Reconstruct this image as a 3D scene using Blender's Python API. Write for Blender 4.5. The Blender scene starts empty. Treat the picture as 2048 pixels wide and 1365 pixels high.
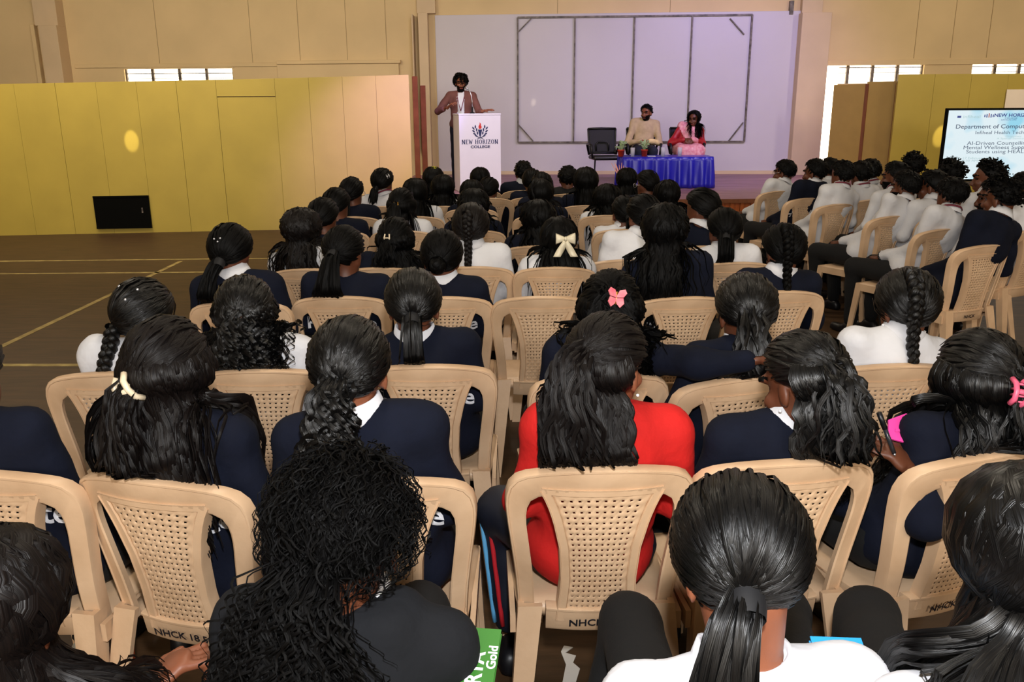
import bpy, math, random
import numpy as np
from mathutils import Matrix, Vector

# ------------------------------------------------------------------ camera
SC = bpy.context.scene
COL = SC.collection
F, CX, CY, CAMH = 1700.0, 1024.0, 682.5, 1.67          # focal length in pixels of the 2048x1365 frame
PITCH, ROLL = math.atan(467 / F), 0.006
_fw = np.array([0, math.cos(PITCH), -math.sin(PITCH)])
_up = np.array([0, math.sin(PITCH), math.cos(PITCH)])
_rt = np.array([1.0, 0, 0])
_cu = _up * math.cos(ROLL) + _rt * math.sin(ROLL)
_cr = _rt * math.cos(ROLL) - _up * math.sin(ROLL)
cd = bpy.data.cameras.new('camera'); cam = bpy.data.objects.new('camera', cd); COL.objects.link(cam)
cd.sensor_width = 36; cd.lens = F / 2048 * 36; cd.clip_end = 100; cd.clip_start = .05
cam.matrix_world = Matrix(((_cr[0], _cu[0], -_fw[0], 0), (_cr[1], _cu[1], -_fw[1], 0), (_cr[2], _cu[2], -_fw[2], CAMH), (0, 0, 0, 1)))
SC.camera = cam

def ray(x, y): return _fw + _cr * (x - CX) / F - _cu * (y - CY) / F
C0 = np.array([0, 0, CAMH])
def atZ(x, y, Z):
    d = ray(x, y); return C0 + d * ((Z - CAMH) / d[2])
def atY(x, y, Y):
    d = ray(x, y); return C0 + d * (Y / d[1])
def atL(x, y, a, b):                                    # on the vertical plane Y = a + b X
    d = ray(x, y); return C0 + d * (a / (d[1] - b * d[0]))

# ------------------------------------------------------------------ world, exposure, large lights
SC.view_settings.view_transform = 'Standard'; SC.view_settings.look = 'None'
SC.view_settings.gamma = 1.0; SC.view_settings.use_curve_mapping = False
SC.view_settings.exposure = 0.0
w = bpy.data.worlds.new('world'); SC.world = w; w.use_nodes = True
w.node_tree.nodes['Background'].inputs[0].default_value = (.9, .95, 1, 1)
w.node_tree.nodes['Background'].inputs[1].default_value = .3
SC.cycles.max_bounces = 6; SC.cycles.diffuse_bounces = 3; SC.cycles.glossy_bounces = 3
SC.cycles.transmission_bounces = 6; SC.cycles.transparent_max_bounces = 8
SC.cycles.caustics_reflective = False; SC.cycles.caustics_refractive = False
SC.cycles.use_denoising = True
SC.cycles.sample_clamp_indirect = 4.0

def light(name, kind, loc, target, power, color, size=.2, size_y=None, angle=None, blend=.5):
    ld = bpy.data.lights.new(name, kind); ld.energy = power; ld.color = color
    if kind == 'AREA':
        ld.size = size
        if size_y: ld.shape = 'RECTANGLE'; ld.size_y = size_y
    elif kind == 'SPOT':
        ld.spot_size = angle; ld.spot_blend = blend; ld.shadow_soft_size = size
    else: ld.shadow_soft_size = size
    o = bpy.data.objects.new(name, ld); COL.objects.link(o); o.location = loc
    d = Vector(target) - Vector(loc); o.rotation_euler = d.to_track_quat('-Z', 'Y').to_euler()
    return o
light('camera_flash', 'AREA', (.04, .02, 1.96), (.1, 8, 1.0), 66, (.97, .98, 1), .09)
for i, (x, y) in enumerate(((-5.5, 4), (-5.5, 9), (0, 3), (0, 8), (5.5, 4), (5.5, 9))):
    light('hall_ceiling_fill', 'AREA', (x, y, 4.35), (x, y, 0), 56 if x < 3 else 40, (1, .88, .7), .25, 1.8)  # unseen overhead fill, added for the hall's general brightness
for x in (-7.5, -4, -.5, 3.5, 7.5):
    light('back_wall_fill', 'AREA', (x, 9.6, 4.45), (x, 15.6, 2.3), 40 if abs(x - 1.5) < 3 else 125, (1, .86, .62), .3, 1.8)  # added fill aimed at the back wall to brighten it; no fixtures there
light('rear_daylight_fill', 'AREA', (-3.5, -6.2, 3.3), (-3.0, 14, 2.4), 400, (1, .92, .8), 6, 1.6)  # unseen fill pair behind the camera for supposed rear daylight; no windows built
light('rear_daylight_fill', 'AREA', (4.5, -6.2, 3.3), (4.0, 14, 2.4), 400, (1, .92, .8), 6, 1.6)
light('stage_wash_lamp', 'SPOT', (3.9, 10.6, 4.3), (3.3, 15, 1.7), 520, (.5, .4, 1), .12, angle=1.4, blend=.9)
light('stage_wash_lamp', 'SPOT', (-.2, 10.4, 4.3), (-.6, 14.8, 1.5), 110, (.8, .75, 1), .12, angle=1.3, blend=.9)
light('lectern_fill_spot', 'SPOT', (.3, 9.6, 4.3), (-.55, 12.6, 1.1), 430, (.68, .62, 1), .1, angle=.5, blend=.8)  # added spot that only lifts and cools the lectern
light('stage_edge_lamp', 'SPOT', (.4, 10.2, 3.8), (-1.95, 12.5, 1.25), 2900, (.31, .2, 1), .12, angle=.56, blend=1)
def gap_beam(loc, target, power, ang): light('roof_gap_sunbeam', 'SPOT', loc, target, power, (1, .86, .55), .01, angle=ang, blend=.6)

# ------------------------------------------------------------------ materials
def lin(h):
    c = [int(h[i:i + 2], 16) / 255 for i in (0, 2, 4)]
    return tuple(v / 12.92 if v <= .04045 else ((v + .055) / 1.055) ** 2.4 for v in c) + (1,)
MATS = {}
def mat(name, hexc, rough=.6, var=.12, vscale=6, bump=0, bscale=30, stretch=None, spec=.5, metal=0, emit=0, sheen=0, trans=0, ior=1.45, hex2=None, detail=4, bdist=.01):
    if name in MATS: return MATS[name]
    m = bpy.data.materials.new(name); m.use_nodes = True; nt = m.node_tree; N = nt.nodes; L = nt.links
    b = N['Principled BSDF']; c = lin(hexc)
    b.inputs['Roughness'].default_value = rough; b.inputs['Metallic'].default_value = metal
    b.inputs['Specular IOR Level'].default_value = spec; b.inputs['IOR'].default_value = ior
    b.inputs['Transmission Weight'].default_value = trans
    if sheen: b.inputs['Sheen Weight'].default_value = sheen
    tc = N.new('ShaderNodeTexCoord'); mp = N.new('ShaderNodeMapping'); L.new(tc.outputs['Object'], mp.inputs['Vector'])
    if stretch: mp.inputs['Scale'].default_value = stretch
    if var or hex2:
        nz = N.new('ShaderNodeTexNoise'); nz.inputs['Scale'].default_value = vscale; nz.inputs['Detail'].default_value = detail
        L.new(mp.outputs['Vector'], nz.inputs['Vector'])
        r = N.new('ShaderNodeValToRGB'); L.new(nz.outputs['Fac'], r.inputs['Fac'])
        r.color_ramp.elements[0].position = .3; r.color_ramp.elements[1].position = .7
        a = tuple(v * (1 - var) for v in c[:3]) + (1,); d = tuple(min(1, v * (1 + var)) for v in c[:3]) + (1,)
        r.color_ramp.elements[0].color = a if not hex2 else lin(hex2); r.color_ramp.elements[1].color = d
        L.new(r.outputs['Color'], b.inputs['Base Color'])
    else: b.inputs['Base Color'].default_value = c
    if bump:
        n2 = N.new('ShaderNodeTexNoise'); n2.inputs['Scale'].default_value = bscale; n2.inputs['Detail'].default_value = 3
        L.new(mp.outputs['Vector'], n2.inputs['Vector'])
        bp = N.new('ShaderNodeBump'); bp.inputs['Strength'].default_value = bump; bp.inputs['Distance'].default_value = bdist
        L.new(n2.outputs['Fac'], bp.inputs['Height']); L.new(bp.outputs['Normal'], b.inputs['Normal'])
    if emit:
        b.inputs['Emission Color'].default_value = c; b.inputs['Emission Strength'].default_value = emit
    MATS[name] = m
    return m

PLASTIC = mat('tan_moulded_plastic', 'D2B290', .42, .10, 5, .08, 60, hex2='BE9C7A')
NAVY = mat('navy_knit', '0C101E', .9, .18, 12, .25, 45, spec=.2)
WHITE = mat('white_cotton', 'D0D0D4', .8, .03, 4, .5, 11, bdist=.02)
RED = mat('red_fleece', 'BC1F1C', .85, .1, 10, .25, 40, spec=.25)
BLACK = mat('black_cloth', '080809', .9, .15, 10, .2, 40)
CHARCOAL = mat('charcoal_cloth', '121316', .9, .12, 10, .4, 30, spec=.2)
SKIN = [mat('skin_warm', '7C4830', .5, .08, 20), mat('skin_deep', '5C3320', .5, .08, 20), mat('skin_light', '9A6446', .5, .08, 20)]
def hair_mat(name, dark, light, rough, spec):
    m = bpy.data.materials.new(name); m.use_nodes = True; nt = m.node_tree; N = nt.nodes; L = nt.links; b = N['Principled BSDF']
    uv = N.new('ShaderNodeUVMap'); uv.uv_map = 'uv'; mp = N.new('ShaderNodeMapping'); mp.inputs['Scale'].default_value = (4.5, .9, 1); L.new(uv.outputs['UV'], mp.inputs['Vector'])
    nz = N.new('ShaderNodeTexNoise'); nz.inputs['Scale'].default_value = 1.6; nz.inputs['Detail'].default_value = 3; L.new(mp.outputs['Vector'], nz.inputs['Vector'])
    r = N.new('ShaderNodeValToRGB'); r.color_ramp.elements[0].position = .35; r.color_ramp.elements[1].position = .7; r.color_ramp.elements[0].color = lin(dark); r.color_ramp.elements[1].color = lin(light); L.new(nz.outputs['Fac'], r.inputs['Fac']); L.new(r.outputs['Color'], b.inputs['Base Color'])
    bp = N.new('ShaderNodeBump'); bp.inputs['Strength'].default_value = .55; bp.inputs['Distance'].default_value = .004; L.new(nz.outputs['Fac'], bp.inputs['Height']); L.new(bp.outputs['Normal'], b.inputs['Normal'])
    b.inputs['Roughness'].default_value = rough; b.inputs['Specular IOR Level'].default_value = spec
    return m
HAIR = hair_mat('black_hair', '030303', '070606', .36, .32)
HAIRB = hair_mat('brown_black_hair', '060404', '100A08', .46, .2)
HAIRM = hair_mat('matte_black_hair', '030303', '060505', .5, .1)

# ------------------------------------------------------------------ mesh helpers
def mesh_np(name, V, Q, T=None, uv=None):
    V = np.asarray(V, dtype=np.float32); Q = np.asarray(Q, dtype=np.int32).reshape(-1, 4)
    me = bpy.data.meshes.new(name); me.vertices.add(len(V)); me.vertices.foreach_set('co', V.ravel())
    loops = Q.ravel(); starts = np.arange(len(Q), dtype=np.int32) * 4
    if T is not None and len(T):
        T = np.asarray(T, dtype=np.int32).reshape(-1, 3)
        starts = np.concatenate([starts, len(loops) + np.arange(len(T), dtype=np.int32) * 3]); loops = np.concatenate([loops, T.ravel()])
    me.loops.add(len(loops)); me.loops.foreach_set('vertex_index', loops.astype(np.int32))
    me.polygons.add(len(starts)); me.polygons.foreach_set('loop_start', starts.astype(np.int32))
    me.polygons.foreach_set('use_smooth', np.ones(len(starts), dtype=bool))
    me.update(calc_edges=True)
    if uv is not None: l = me.uv_layers.new(name='uv'); l.data.foreach_set('uv', np.asarray(uv, dtype=np.float32)[Q.ravel()].ravel())
    return me
class MB:
    """collects shapes, builds ONE mesh object"""
    def __init__(s): s.v = []; s.f = []; s.smooth = False
    def add(s, V, Fc):
        n = len(s.v); s.v += [tuple(map(float, p)) for p in V]; s.f += [tuple(n + i for i in f) for f in Fc]; return s
    def box(s, c, d, M=None, taper=1.0):
        x, y, z = (k / 2 for k in d); V = []
        for sz, t in ((-1, 1), (1, taper)):
            for sx, sy in ((-1, -1), (1, -1), (1, 1), (-1, 1)): V.append(Vector((sx * x * t, sy * y * t, sz * z)))
        if M is not None: V = [M @ p for p in V]
        V = [p + Vector(c) for p in V]
        return s.add(V, [(3, 2, 1, 0), (4, 5, 6, 7), (0, 1, 5, 4), (1, 2, 6, 5), (2, 3, 7, 6), (3, 0, 4, 7)])
    def hexa(s, P): return s.add(P, [(3, 2, 1, 0), (4, 5, 6, 7), (0, 1, 5, 4), (1, 2, 6, 5), (2, 3, 7, 6), (3, 0, 4, 7)])
    def tube(s, pts, r, seg=8, cap=True):
        pts = [Vector(p) for p in pts]; n = len(pts); rr = r if isinstance(r, (list, tuple)) else [r] * n
        t0 = (pts[1] - pts[0]).normalized(); ref = Vector((0, 0, 1)) if abs(t0.z) < .9 else Vector((1, 0, 0)); u = t0.cross(ref).normalized(); V = []
        for i in range(n):
            t = (pts[min(i + 1, n - 1)] - pts[max(i - 1, 0)]).normalized(); u = (u - t * u.dot(t)).normalized(); w_ = t.cross(u)
            for k in range(seg):
                a = 2 * math.pi * k / seg; V.append(pts[i] + (u * math.cos(a) + w_ * math.sin(a)) * rr[i])
        Fc = [(i * seg + k, i * seg + (k + 1) % seg, (i + 1) * seg + (k + 1) % seg, (i + 1) * seg + k) for i in range(n - 1) for k in range(seg)]
        if cap: Fc += [tuple(range(seg))[::-1], tuple((n - 1) * seg + k for k in range(seg))]
        s.smooth = True
        return s.add(V, Fc)
    def lathe(s, prof, c=(0, 0, 0), seg=20):
        V = []; c = Vector(c)
        for r, z in prof:
            for k in range(seg):
                a = 2 * math.pi * k / seg; V.append(c + Vector((r * math.cos(a), r * math.sin(a), z)))
        n = len(prof)
        Fc = [(i * seg + k, i * seg + (k + 1) % seg, (i + 1) * seg + (k + 1) % seg, (i + 1) * seg + k) for i in range(n - 1) for k in range(seg)]
        Fc += [tuple(range(seg))[::-1], tuple((n - 1) * seg + k for k in range(seg))]; s.smooth = True
        return s.add(V, Fc)
    def prism(s, poly, M, depth):                        # 2-D polygon, extruded along local z of M
        n = len(poly); V = [M @ Vector((x, y, 0)) for x, y in poly] + [M @ Vector((x, y, depth)) for x, y in poly]
        return s.add(V, [tuple(range(n))[::-1], tuple(range(n, 2 * n))] + [(i, (i + 1) % n, n + (i + 1) % n, n + i) for i in range(n)])
    def mesh(s, name):
        me = bpy.data.meshes.new(name); me.from_pydata(s.v, [], s.f); me.update()
        if s.smooth: me.polygons.foreach_set('use_smooth', [True] * len(me.polygons))
        return me
    def build(s, name, m, parent=None, bevel=0):
        return obj(name, s.mesh(name), m, parent, bevel)
def obj(name, me, m, parent=None, bevel=0):
    o = bpy.data.objects.new(name, me); COL.objects.link(o)
    if m is not None and len(me.materials) == 0: me.materials.append(m)
    if parent: o.parent = parent
    if bevel:
        md = o.modifiers.new('bevel', 'BEVEL'); md.width = bevel; md.segments = 2; md.limit_method = 'ANGLE'
    return o
def tag(o, label=None, cat=None, group=None, kind=None):
    for k, v in (('label', label), ('category', cat), ('group', group), ('kind', kind)):
        if v: o[k] = v
    return o
def empty(name, loc=(0, 0, 0), rz=0):
    o = bpy.data.objects.new(name, None); COL.objects.link(o); o.location = loc; o.rotation_euler = (0, 0, rz); o.empty_display_size = .1; return o
def copy_tree(o, parent=None):
    c = o.copy(); COL.objects.link(c); c.parent = parent
    for ch in o.children: copy_tree(ch, c)
    return c
_TX = {}
def text_mesh(s, size=.1, depth=.0, bold=0, align='CENTER', xs=1.0):
    k = (s, size, depth, bold, align, xs)
    if k in _TX: return _TX[k]
    cu = bpy.data.curves.new('lettering', 'FONT'); cu.body = s; cu.size = size; cu.extrude = depth; cu.offset = bold; cu.align_x = align; cu.align_y = 'CENTER'; cu.resolution_u = 3
    o = bpy.data.objects.new('lettering', cu); COL.objects.link(o)
    me = bpy.data.meshes.new_from_object(o.evaluated_get(bpy.context.evaluated_depsgraph_get()))
    bpy.data.objects.remove(o); bpy.data.curves.remove(cu)
    if xs != 1: me.transform(Matrix.Diagonal((xs, 1, 1, 1)))
    _TX[k] = me
    return me
def catmull(P, n):
    P = np.array(P, float); m = len(P); out = []
    d = np.concatenate([[0], np.cumsum(np.linalg.norm(np.diff(P, axis=0), axis=1))])
    E = np.vstack([2 * P[0] - P[1], P, 2 * P[-1] - P[-2]])
    for t in np.linspace(0, d[-1], n):
        i = min(max(np.searchsorted(d, t, side='right') - 1, 0), m - 2); u = (t - d[i]) / (d[i + 1] - d[i])
        a, b, c, e = E[i], E[i + 1], E[i + 2], E[i + 3]
        out.append(.5 * (2 * b + (c - a) * u + (2 * a - 5 * b + 4 * c - e) * u * u + (3 * b - a - 3 * c + e) * u ** 3))
    return np.array(out)
# ------------------------------------------------------------------ the hall
M_FLOOR = mat('brown_floor_sheet', '4A3420', .55, .2, 3, .1, 8, stretch=(1, 6, 1), hex2='392815')
M_CREAM = mat('cream_wall_paint', 'DCC296', .8, .06, 1.2, .1, 4, detail=6)
M_YELL = mat('mustard_partition_paint', 'AC9640', .5, .06, 2, .06, 20)
M_GREY = mat('pale_grey_board', 'C6C0CA', .45, .04, .7, .05, 3, detail=6)
M_STEEL = mat('dull_steel', '6F6660', .5, .3, 14, metal=.3, hex2='3C3632')
M_WOOD = mat('orange_brown_wood', '9E5222', .45, .25, 5, .1, 20, stretch=(6, 6, .6), hex2='7E3C16')
M_STAGE = mat('worn_plum_stage_floor', '9A747E', .5, .2, 3, .1, 12, stretch=(.6, 5, 1), hex2='7C5662')
M_BRWOOD = mat('partition_edge_wood', '6E3E20', .6, .15, 8, stretch=(4, 4, .5))
M_GLASS = mat('daylit_frosted_glass', 'FFF3D8', .5, 0, emit=5.5)
M_BLK = mat('black_board', '050504', .8, .1, 6, spec=.08)
M_PILL = mat('cream_pillar_paint', 'D4BC9C', .8, .06, 2, .1, 6)
def struct(o): o['kind'] = 'structure'; return o

struct(MB().box((0, 4.5, -.05), (26, 25, .1)).build('floor', M_FLOOR))
WA, WB = 15.75, -.06                                     # back wall plane  Y = WA + WB X
ANG = math.atan(WB)
RW = Matrix.Rotation(ANG, 3, 'Z')
def wallbox(mb, x0, x1, z0, z1, off, th):                # a slab parallel to the back wall, standing off in front of it
    P = []
    for z in (z0, z1):
        for x, o_ in ((x0, off + th), (x1, off + th), (x1, off), (x0, off)): P.append((x, WA + WB * x - o_, z))
    return mb.hexa(P)
def wpx(px, py): p = atL(px, py, WA, WB); return p[0], p[2]
# back wall, with openings for the high louvre windows
wins = [(248, 465, 137, 176), (1648, 1848, 127, 176), (1944, 2140, 128, 176)]
zt = wpx(248, 137)[1]; zb = zt - .36
zone = []
for a, b, _, _ in wins: zone.append((wpx(a, 140)[0], wpx(b, 140)[0]))
slit = (wpx(1636, 250)[0], wpx(1668, 250)[0])
wb = MB(); xs = [-13] + [v for z_ in zone for v in z_] + [13]
wallbox(wb, -13, 13, zt, 4.7, -.25, .25)
for i in range(0, len(xs), 2):
    if i == 2:
        wallbox(wb, xs[i], slit[0], 0, zt, -.25, .25)
    else: wallbox(wb, xs[i], xs[i + 1], 0, zt, -.25, .25)
wallbox(wb, zone[0][0], zone[0][1], 0, zb, -.25, .25)
wallbox(wb, slit[1], zone[1][1], 0, zb, -.25, .25); wallbox(wb, zone[2][0], zone[2][1], 0, zb, -.25, .25)
wallbox(wb, slit[0], zone[1][0], 0, .3, -.25, .25)
struct(wb.build('wall_back', M_CREAM))
struct(MB().box((-13, 4, 2.35), (.2, 25, 4.7)).build('wall_left', M_CREAM))
struct(MB().box((13, 4, 2.35), (.2, 25, 4.7)).build('wall_right', M_CREAM))
struct(MB().box((0, -6.5, 2.35), (26, .2, 4.7)).build('wall_front', M_CREAM))
struct(MB().box((0, 4.5, 4.75), (26.4, 24, .1)).build('ceiling', mat('ceiling_sheet', 'B9A98C', .9, .05)))
for i, (x0, x1) in enumerate(zone):
    r = struct(empty('window_%d' % (i + 1), (0, 0, 0)))
    if i == 1: x0 = slit[1] - .25
    n = 4; st = (x1 - x0) / n
    for k in range(n):
        for j in range(2):
            zz0 = zb + (zt - zb) * j / 2
            wallbox(MB(), x0 + k * st + .02, x0 + (k + 1) * st - .02, zz0 + .008, zz0 + (zt - zb) / 2 - .004, -.12, .01).build('pane', M_GLASS, r)
    for k in range(n + 1): wallbox(MB(), x0 + k * st - .025, x0 + k * st + .025, zb, zt, -.1, .05).build('mullion', M_STEEL, r)
    wallbox(MB(), x0, x1, zt - .1, zt - .085, -.06, .012).build('security_bar', M_STEEL, r)
    wallbox(MB(), x0 - .03, x1 + .03, zt - .015, zt + .02, -.05, .07).build('window_frame', M_CREAM, r)
r = struct(empty('window_4', (0, 0, 0)))
wallbox(MB(), slit[0] + .01, slit[1], .3, zt, -.04, .01).build('pane', M_GLASS, r)
wallbox(MB(), slit[0], slit[1] + .03, zb - .1, zb - .06, -.14, .05).build('crossbar', M_CREAM, r)
# wall mouldings, pilasters, ledges
def trim(n, px0, px1, py0, py1, off, th, m=M_CREAM):
    x0, z1 = wpx(px0, py0); x1, z0 = wpx(px1, py1)
    return struct(wallbox(MB(), x0, x1, z0, z1, off, th).build('trim_%d' % n, m, bevel=.008))
trim(1, 838, 870, 28, 470, 0, .22, M_PILL); trim(2, 1596, 1622, 28, 400, 0, .25, M_PILL)
trim(3, 832, 872, -60, 28, 0, .12, M_PILL); trim(4, 1606, 1640, -60, 28, 0, .12, M_PILL)
trim(5, 555, 800, 126, 175, 0, .06, M_CREAM); trim(6, 555, 802, 122, 127, 0, .1, M_CREAM)
trim(7, 96, 152, 54, 200, .0, .35, M_PILL); trim(8, 70, 132, -60, 54, .0, .28, M_PILL); trim(9, 66, 96, 50, 200, .0, .12, M_CREAM)
trim(10, 1650, 2300, 121, 126, 0, .03); trim(11, 150, 560, 129, 133, 0, .03)
trim(13, 826, 838, 32, 300, 0, .3, M_PILL)
# thin darker strips on the joints between the wall boards above the partition
jt = struct(empty('trim_12', (0, 0, 0)))
for px in (308, 497, 594, 690, 770, 1115, 1340, 1838, 1912, 1985):
    x, z = wpx(px, 20); wallbox(MB(), x - .0035, x + .0035, zt + .05, 4.7, 0, .006).build('joint_strip', mat('joint_strip_paint', 'A0865E', .8), jt)
# stage wall board with the bare steel frame on it
sx0, sz1 = wpx(870, 31); sx1, _ = wpx(1608, 36)
struct(wallbox(MB(), sx0, sx1, .5, sz1, 0, .05).build('wall_stage', M_GREY, bevel=.006))
struct(wallbox(MB(), sx0, sx1, .5, .56, .05, .03).build('baseboard_stage', M_PILL))
fr = empty('banner_frame', (wpx(1260, 284)[0], WA + WB * wpx(1260, 284)[0], wpx(1260, 284)[1]))
tag(fr, 'bare steel banner frame with corner braces fixed on the pale stage wall', 'frame')
fx0, fz1 = wpx(1035, 36); fx1, fz0 = wpx(1486, 283); inv = -Vector(fr.location)
def fbar(p, q, wd=.028, nm='frame_bar'):
    a = Vector((p[0], WA + WB * p[0] - .075, p[1])) + inv; b = Vector((q[0], WA + WB * q[0] - .075, q[1])) + inv
    d = (b - a); u = d.normalized(); n = Vector((0, 1, 0)); s_ = u.cross(n).normalized() * wd / 2; n = n * .02; P = []
    for k in (a, b): P += [k - s_ - n, k + s_ - n, k + s_ + n, k - s_ + n]
    MB().hexa(P).build(nm, M_STEEL, fr)
fbar((fx0, fz0), (fx0, fz1)); fbar((fx1, fz0), (fx1, fz1)); fbar((fx0, fz1), (fx1, fz1)); fbar((fx0, fz0), (fx1, fz0))
for px in (1148, 1265, 1378): x, _ = wpx(px, 150); fbar((x, fz0), (x, fz1), .022)
for a, b, c, d in ((1035, 66, 1062, 38), (1035, 247, 1066, 282), (1458, 38, 1486, 70), (1484, 245, 1455, 282)):
    fbar(wpx(a, b), wpx(c, d), .016, 'brace')
tag(wallbox(MB(), *sorted((wpx(1578, 5)[0], wpx(1586, 5)[0])), wpx(1580, 30)[1], wpx(1580, 2)[1], .0, .07).build('wall_bracket', M_STEEL, bevel=.004), 'short dark rusty bracket stub above the stage wall, right', 'bracket')

# yellow partitions made of boards
def partition(name, pts, tops, n, door=None):
    r = struct(empty(name, (0, 0, 0)))
    a, b = Vector(pts[0] + (0,)), Vector(pts[1] + (0,)); d = b - a; nrm = Vector((d.y, -d.x, 0)).normalized()
    for k in range(n):
        t0, t1 = k / n, (k + 1) / n; g = .0016 / d.length; P = []
        h0 = tops[0] + (tops[1] - tops[0]) * t0; h1 = tops[0] + (tops[1] - tops[0]) * t1
        p0 = a + d * (t0 + g); p1 = a + d * (t1 - g); q = nrm * .03; u = Vector((0, 0, 1))
        if door and door[0] == k:
            hd = door[1]
            MB().hexa([p0 + q * .8, p1 + q * .8, p1 - q, p0 - q, p0 + q * .8 + u * hd, p1 + q * .8 + u * hd, p1 - q + u * hd, p0 - q + u * hd]).build('door_leaf', M_YELL, r)
            z = u * (hd + .012)
            MB().hexa([p0 + q + z, p1 + q + z, p1 - q + z, p0 - q + z, p0 + q + u * h0, p1 + q + u * h1, p1 - q + u * h1, p0 - q + u * h0]).build('board', M_YELL, r)
            continue
        j = q * (1 + .06 * ((k * 7) % 3))
        MB().hexa([p0 + j, p1 + j, p1 - q, p0 - q, p0 + j + u * h0, p1 + j + u * h1, p1 - q + u * h1, p0 - q + u * h0]).build('board', M_YELL, r)
    MB().hexa([v + z for z in (Vector((0, 0, 0)), Vector((0, 0, 2.0))) for v in (a - nrm * .03, b - nrm * .03, b - nrm * .05, a - nrm * .05)]).build('backing', M_BRWOOD, r)
    return r
PA = (-9.2, 11.55); PB = (-1.42, 12.42)
# board joints lie every 73 pixels of the photograph at the left
partition('wall_partition_left', (PA, (-4.02, 12.13)), (1.97, 2.06), 10)
partition('wall_partition_door', ((-4.02, 12.13), (-3.24, 12.215)), (2.06, 2.075), 1, door=(0, 1.83))
partition('wall_partition_stage', ((-3.24, 12.215), PB), (2.075, 2.12), 4)
for i, (x, y, h) in enumerate(((-1.36, 12.5, 2.1), (-1.265, 12.64, 1.98))):
    o = MB().box((x, y + .15, h / 2), (.075, .5, h), Matrix.Rotation(.1, 3, 'Z')).build('folded_partition_leaf', mat('leaf_edge_wood', '5A3414', .9, .15, 8, spec=.05), bevel=.004)
    tag(o, ('taller' if i == 0 else 'shorter') + ' folded partition leaf edge beside the pink-lit end of yellow wall', 'partition leaf', 'folded leaves at the left partition')
pR = [(5.86, 13.45), (9.6, 13.2)]
partition('wall_partition_right', pR, (2.12, 2.12), 7)
for i, (a, b, pt) in enumerate((((1662, 335), (1724, 335), 169), ((1727, 335), (1790, 335), 163))):
    p0 = atY(a[0], 250, 14.3 - .4 * i); p1 = atY(b[0], 250, 13.9 - .35 * i); h = atY((a[0] + b[0]) / 2, pt, 14.1 - .4 * i)[2]
    r = empty('folded_partition_leaf', (p0[0], p0[1], 0)); d = Vector((p1[0] - p0[0], p1[1] - p0[1], 0)); n = Vector((d.y, -d.x, 0)).normalized() * .02; u = Vector((0, 0, h)); z = Vector((0, 0, 0))
    MB().hexa([z + n, d + n, d - n, z - n, z + n + u, d + n + u, d - n + u, z - n + u]).build('board', mat('ochre_leaf_paint', '9C8040', .5, .05), r)
    e = d.normalized() * .05
    MB().hexa([d + n, d + e + n, d + e - n, d - n, d + n + u, d + e + n + u, d + e - n + u, d - n + u]).build('edge_strip', M_BRWOOD, r)
    tag(r, ('far' if i == 0 else 'near') + ' folded ochre partition leaf between pillar and right yellow wall', 'partition leaf', 'folded leaves at the right partition')
# black hatch on the left partition
def onpart(px, py):
    b = (PB[1] - PA[1]) / (PB[0] - PA[0]); return atL(px, py, PA[1] - b * PA[0], b)
q0, q1 = onpart(189, 392), onpart(308, 455)
r = empty('black_hatch', (q0[0], q0[1] - .05, q1[2])); wd = q1[0] - q0[0]; ht = q0[2] - q1[2]; RP = Matrix.Rotation(math.atan((PB[1] - PA[1]) / (PB[0] - PA[0])), 3, 'Z'); r.rotation_euler = RP.to_euler()
MB().box((wd / 2, .0, ht / 2), (wd, .02, ht)).build('panel', M_BLK, r)
for k in range(2): MB().box((wd / 2, -.012, .012 + k * (ht - .024)), (wd, .012, .024)).build('rim', M_BLK, r)
MB().box((wd - .1, -.014, ht * .55), (.02, .012, .07)).build('catch', M_STEEL, r)
tag(r, 'black rectangular hatch low on the yellow partition at left', 'hatch')
# white sheet on the right partition behind the screen
tag(MB().box((7.62, 13.28, 1.74), (.35, .012, .3)).build('white_sheet', mat('paper_white', 'E8D8C8', .8, .04, 3), bevel=.002), 'small pinkish white sheet on yellow wall above the screen', 'sheet')

# floor markings
M_LINE = mat('worn_yellow_line_paint', 'A8945C', .7, .25, 8, hex2='7E6C3E')
def line(px0, px1, wd, lab):
    a = atZ(*px0, 0); b = atZ(*px1, 0); a = Vector(a); b = Vector(b); d = (b - a).normalized(); s_ = Vector((-d.y, d.x, 0)) * wd / 2; u = Vector((0, 0, .003))
    o = MB().hexa([a - s_, b - s_, b + s_, a + s_, a - s_ + u, b - s_ + u, b + s_ + u, a + s_ + u][:8]).build('court_line', M_LINE)
    tag(o, lab, 'court line', 'painted court lines')
line((-700, 531), (560, 517), .05, 'far court line across floor, nearest the yellow wall')
line((-700, 554), (640, 543), .05, 'second court line across floor, just below the far one')
line((-300, 838), (362, 523), .05, 'diagonal court line running towards the yellow wall')
line((-500, 731), (900, 731), .05, 'nearest court line across floor behind the braided seated person')
line((1590, 697), (1900, 700), .05, 'court line crossing the aisle right of the audience block')
a = atZ(120, 1330, 0); b = atZ(265, 1230, 0)
def flatpatch(name, pts, m, lab, cat):
    P = [Vector(atZ(x, y, .004)) for x, y in pts]; n = len(P)
    V = [(p.x, p.y, .001) for p in P] + [(p.x, p.y, .004) for p in P]
    tag(MB().add(V, [tuple(range(n, 2 * n))] + [(i, (i + 1) % n, n + (i + 1) % n, n + i) for i in range(n)]).build(name, m), lab, cat)
flatpatch('floor_patch', [(150, 1345), (275, 1362), (262, 1225), (205, 1215), (150, 1240)], mat('red_brown_floor_paint', '8A3A1E', .5, .2, 6), 'rust red painted patch of floor below the left chairs', 'floor patch')
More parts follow.
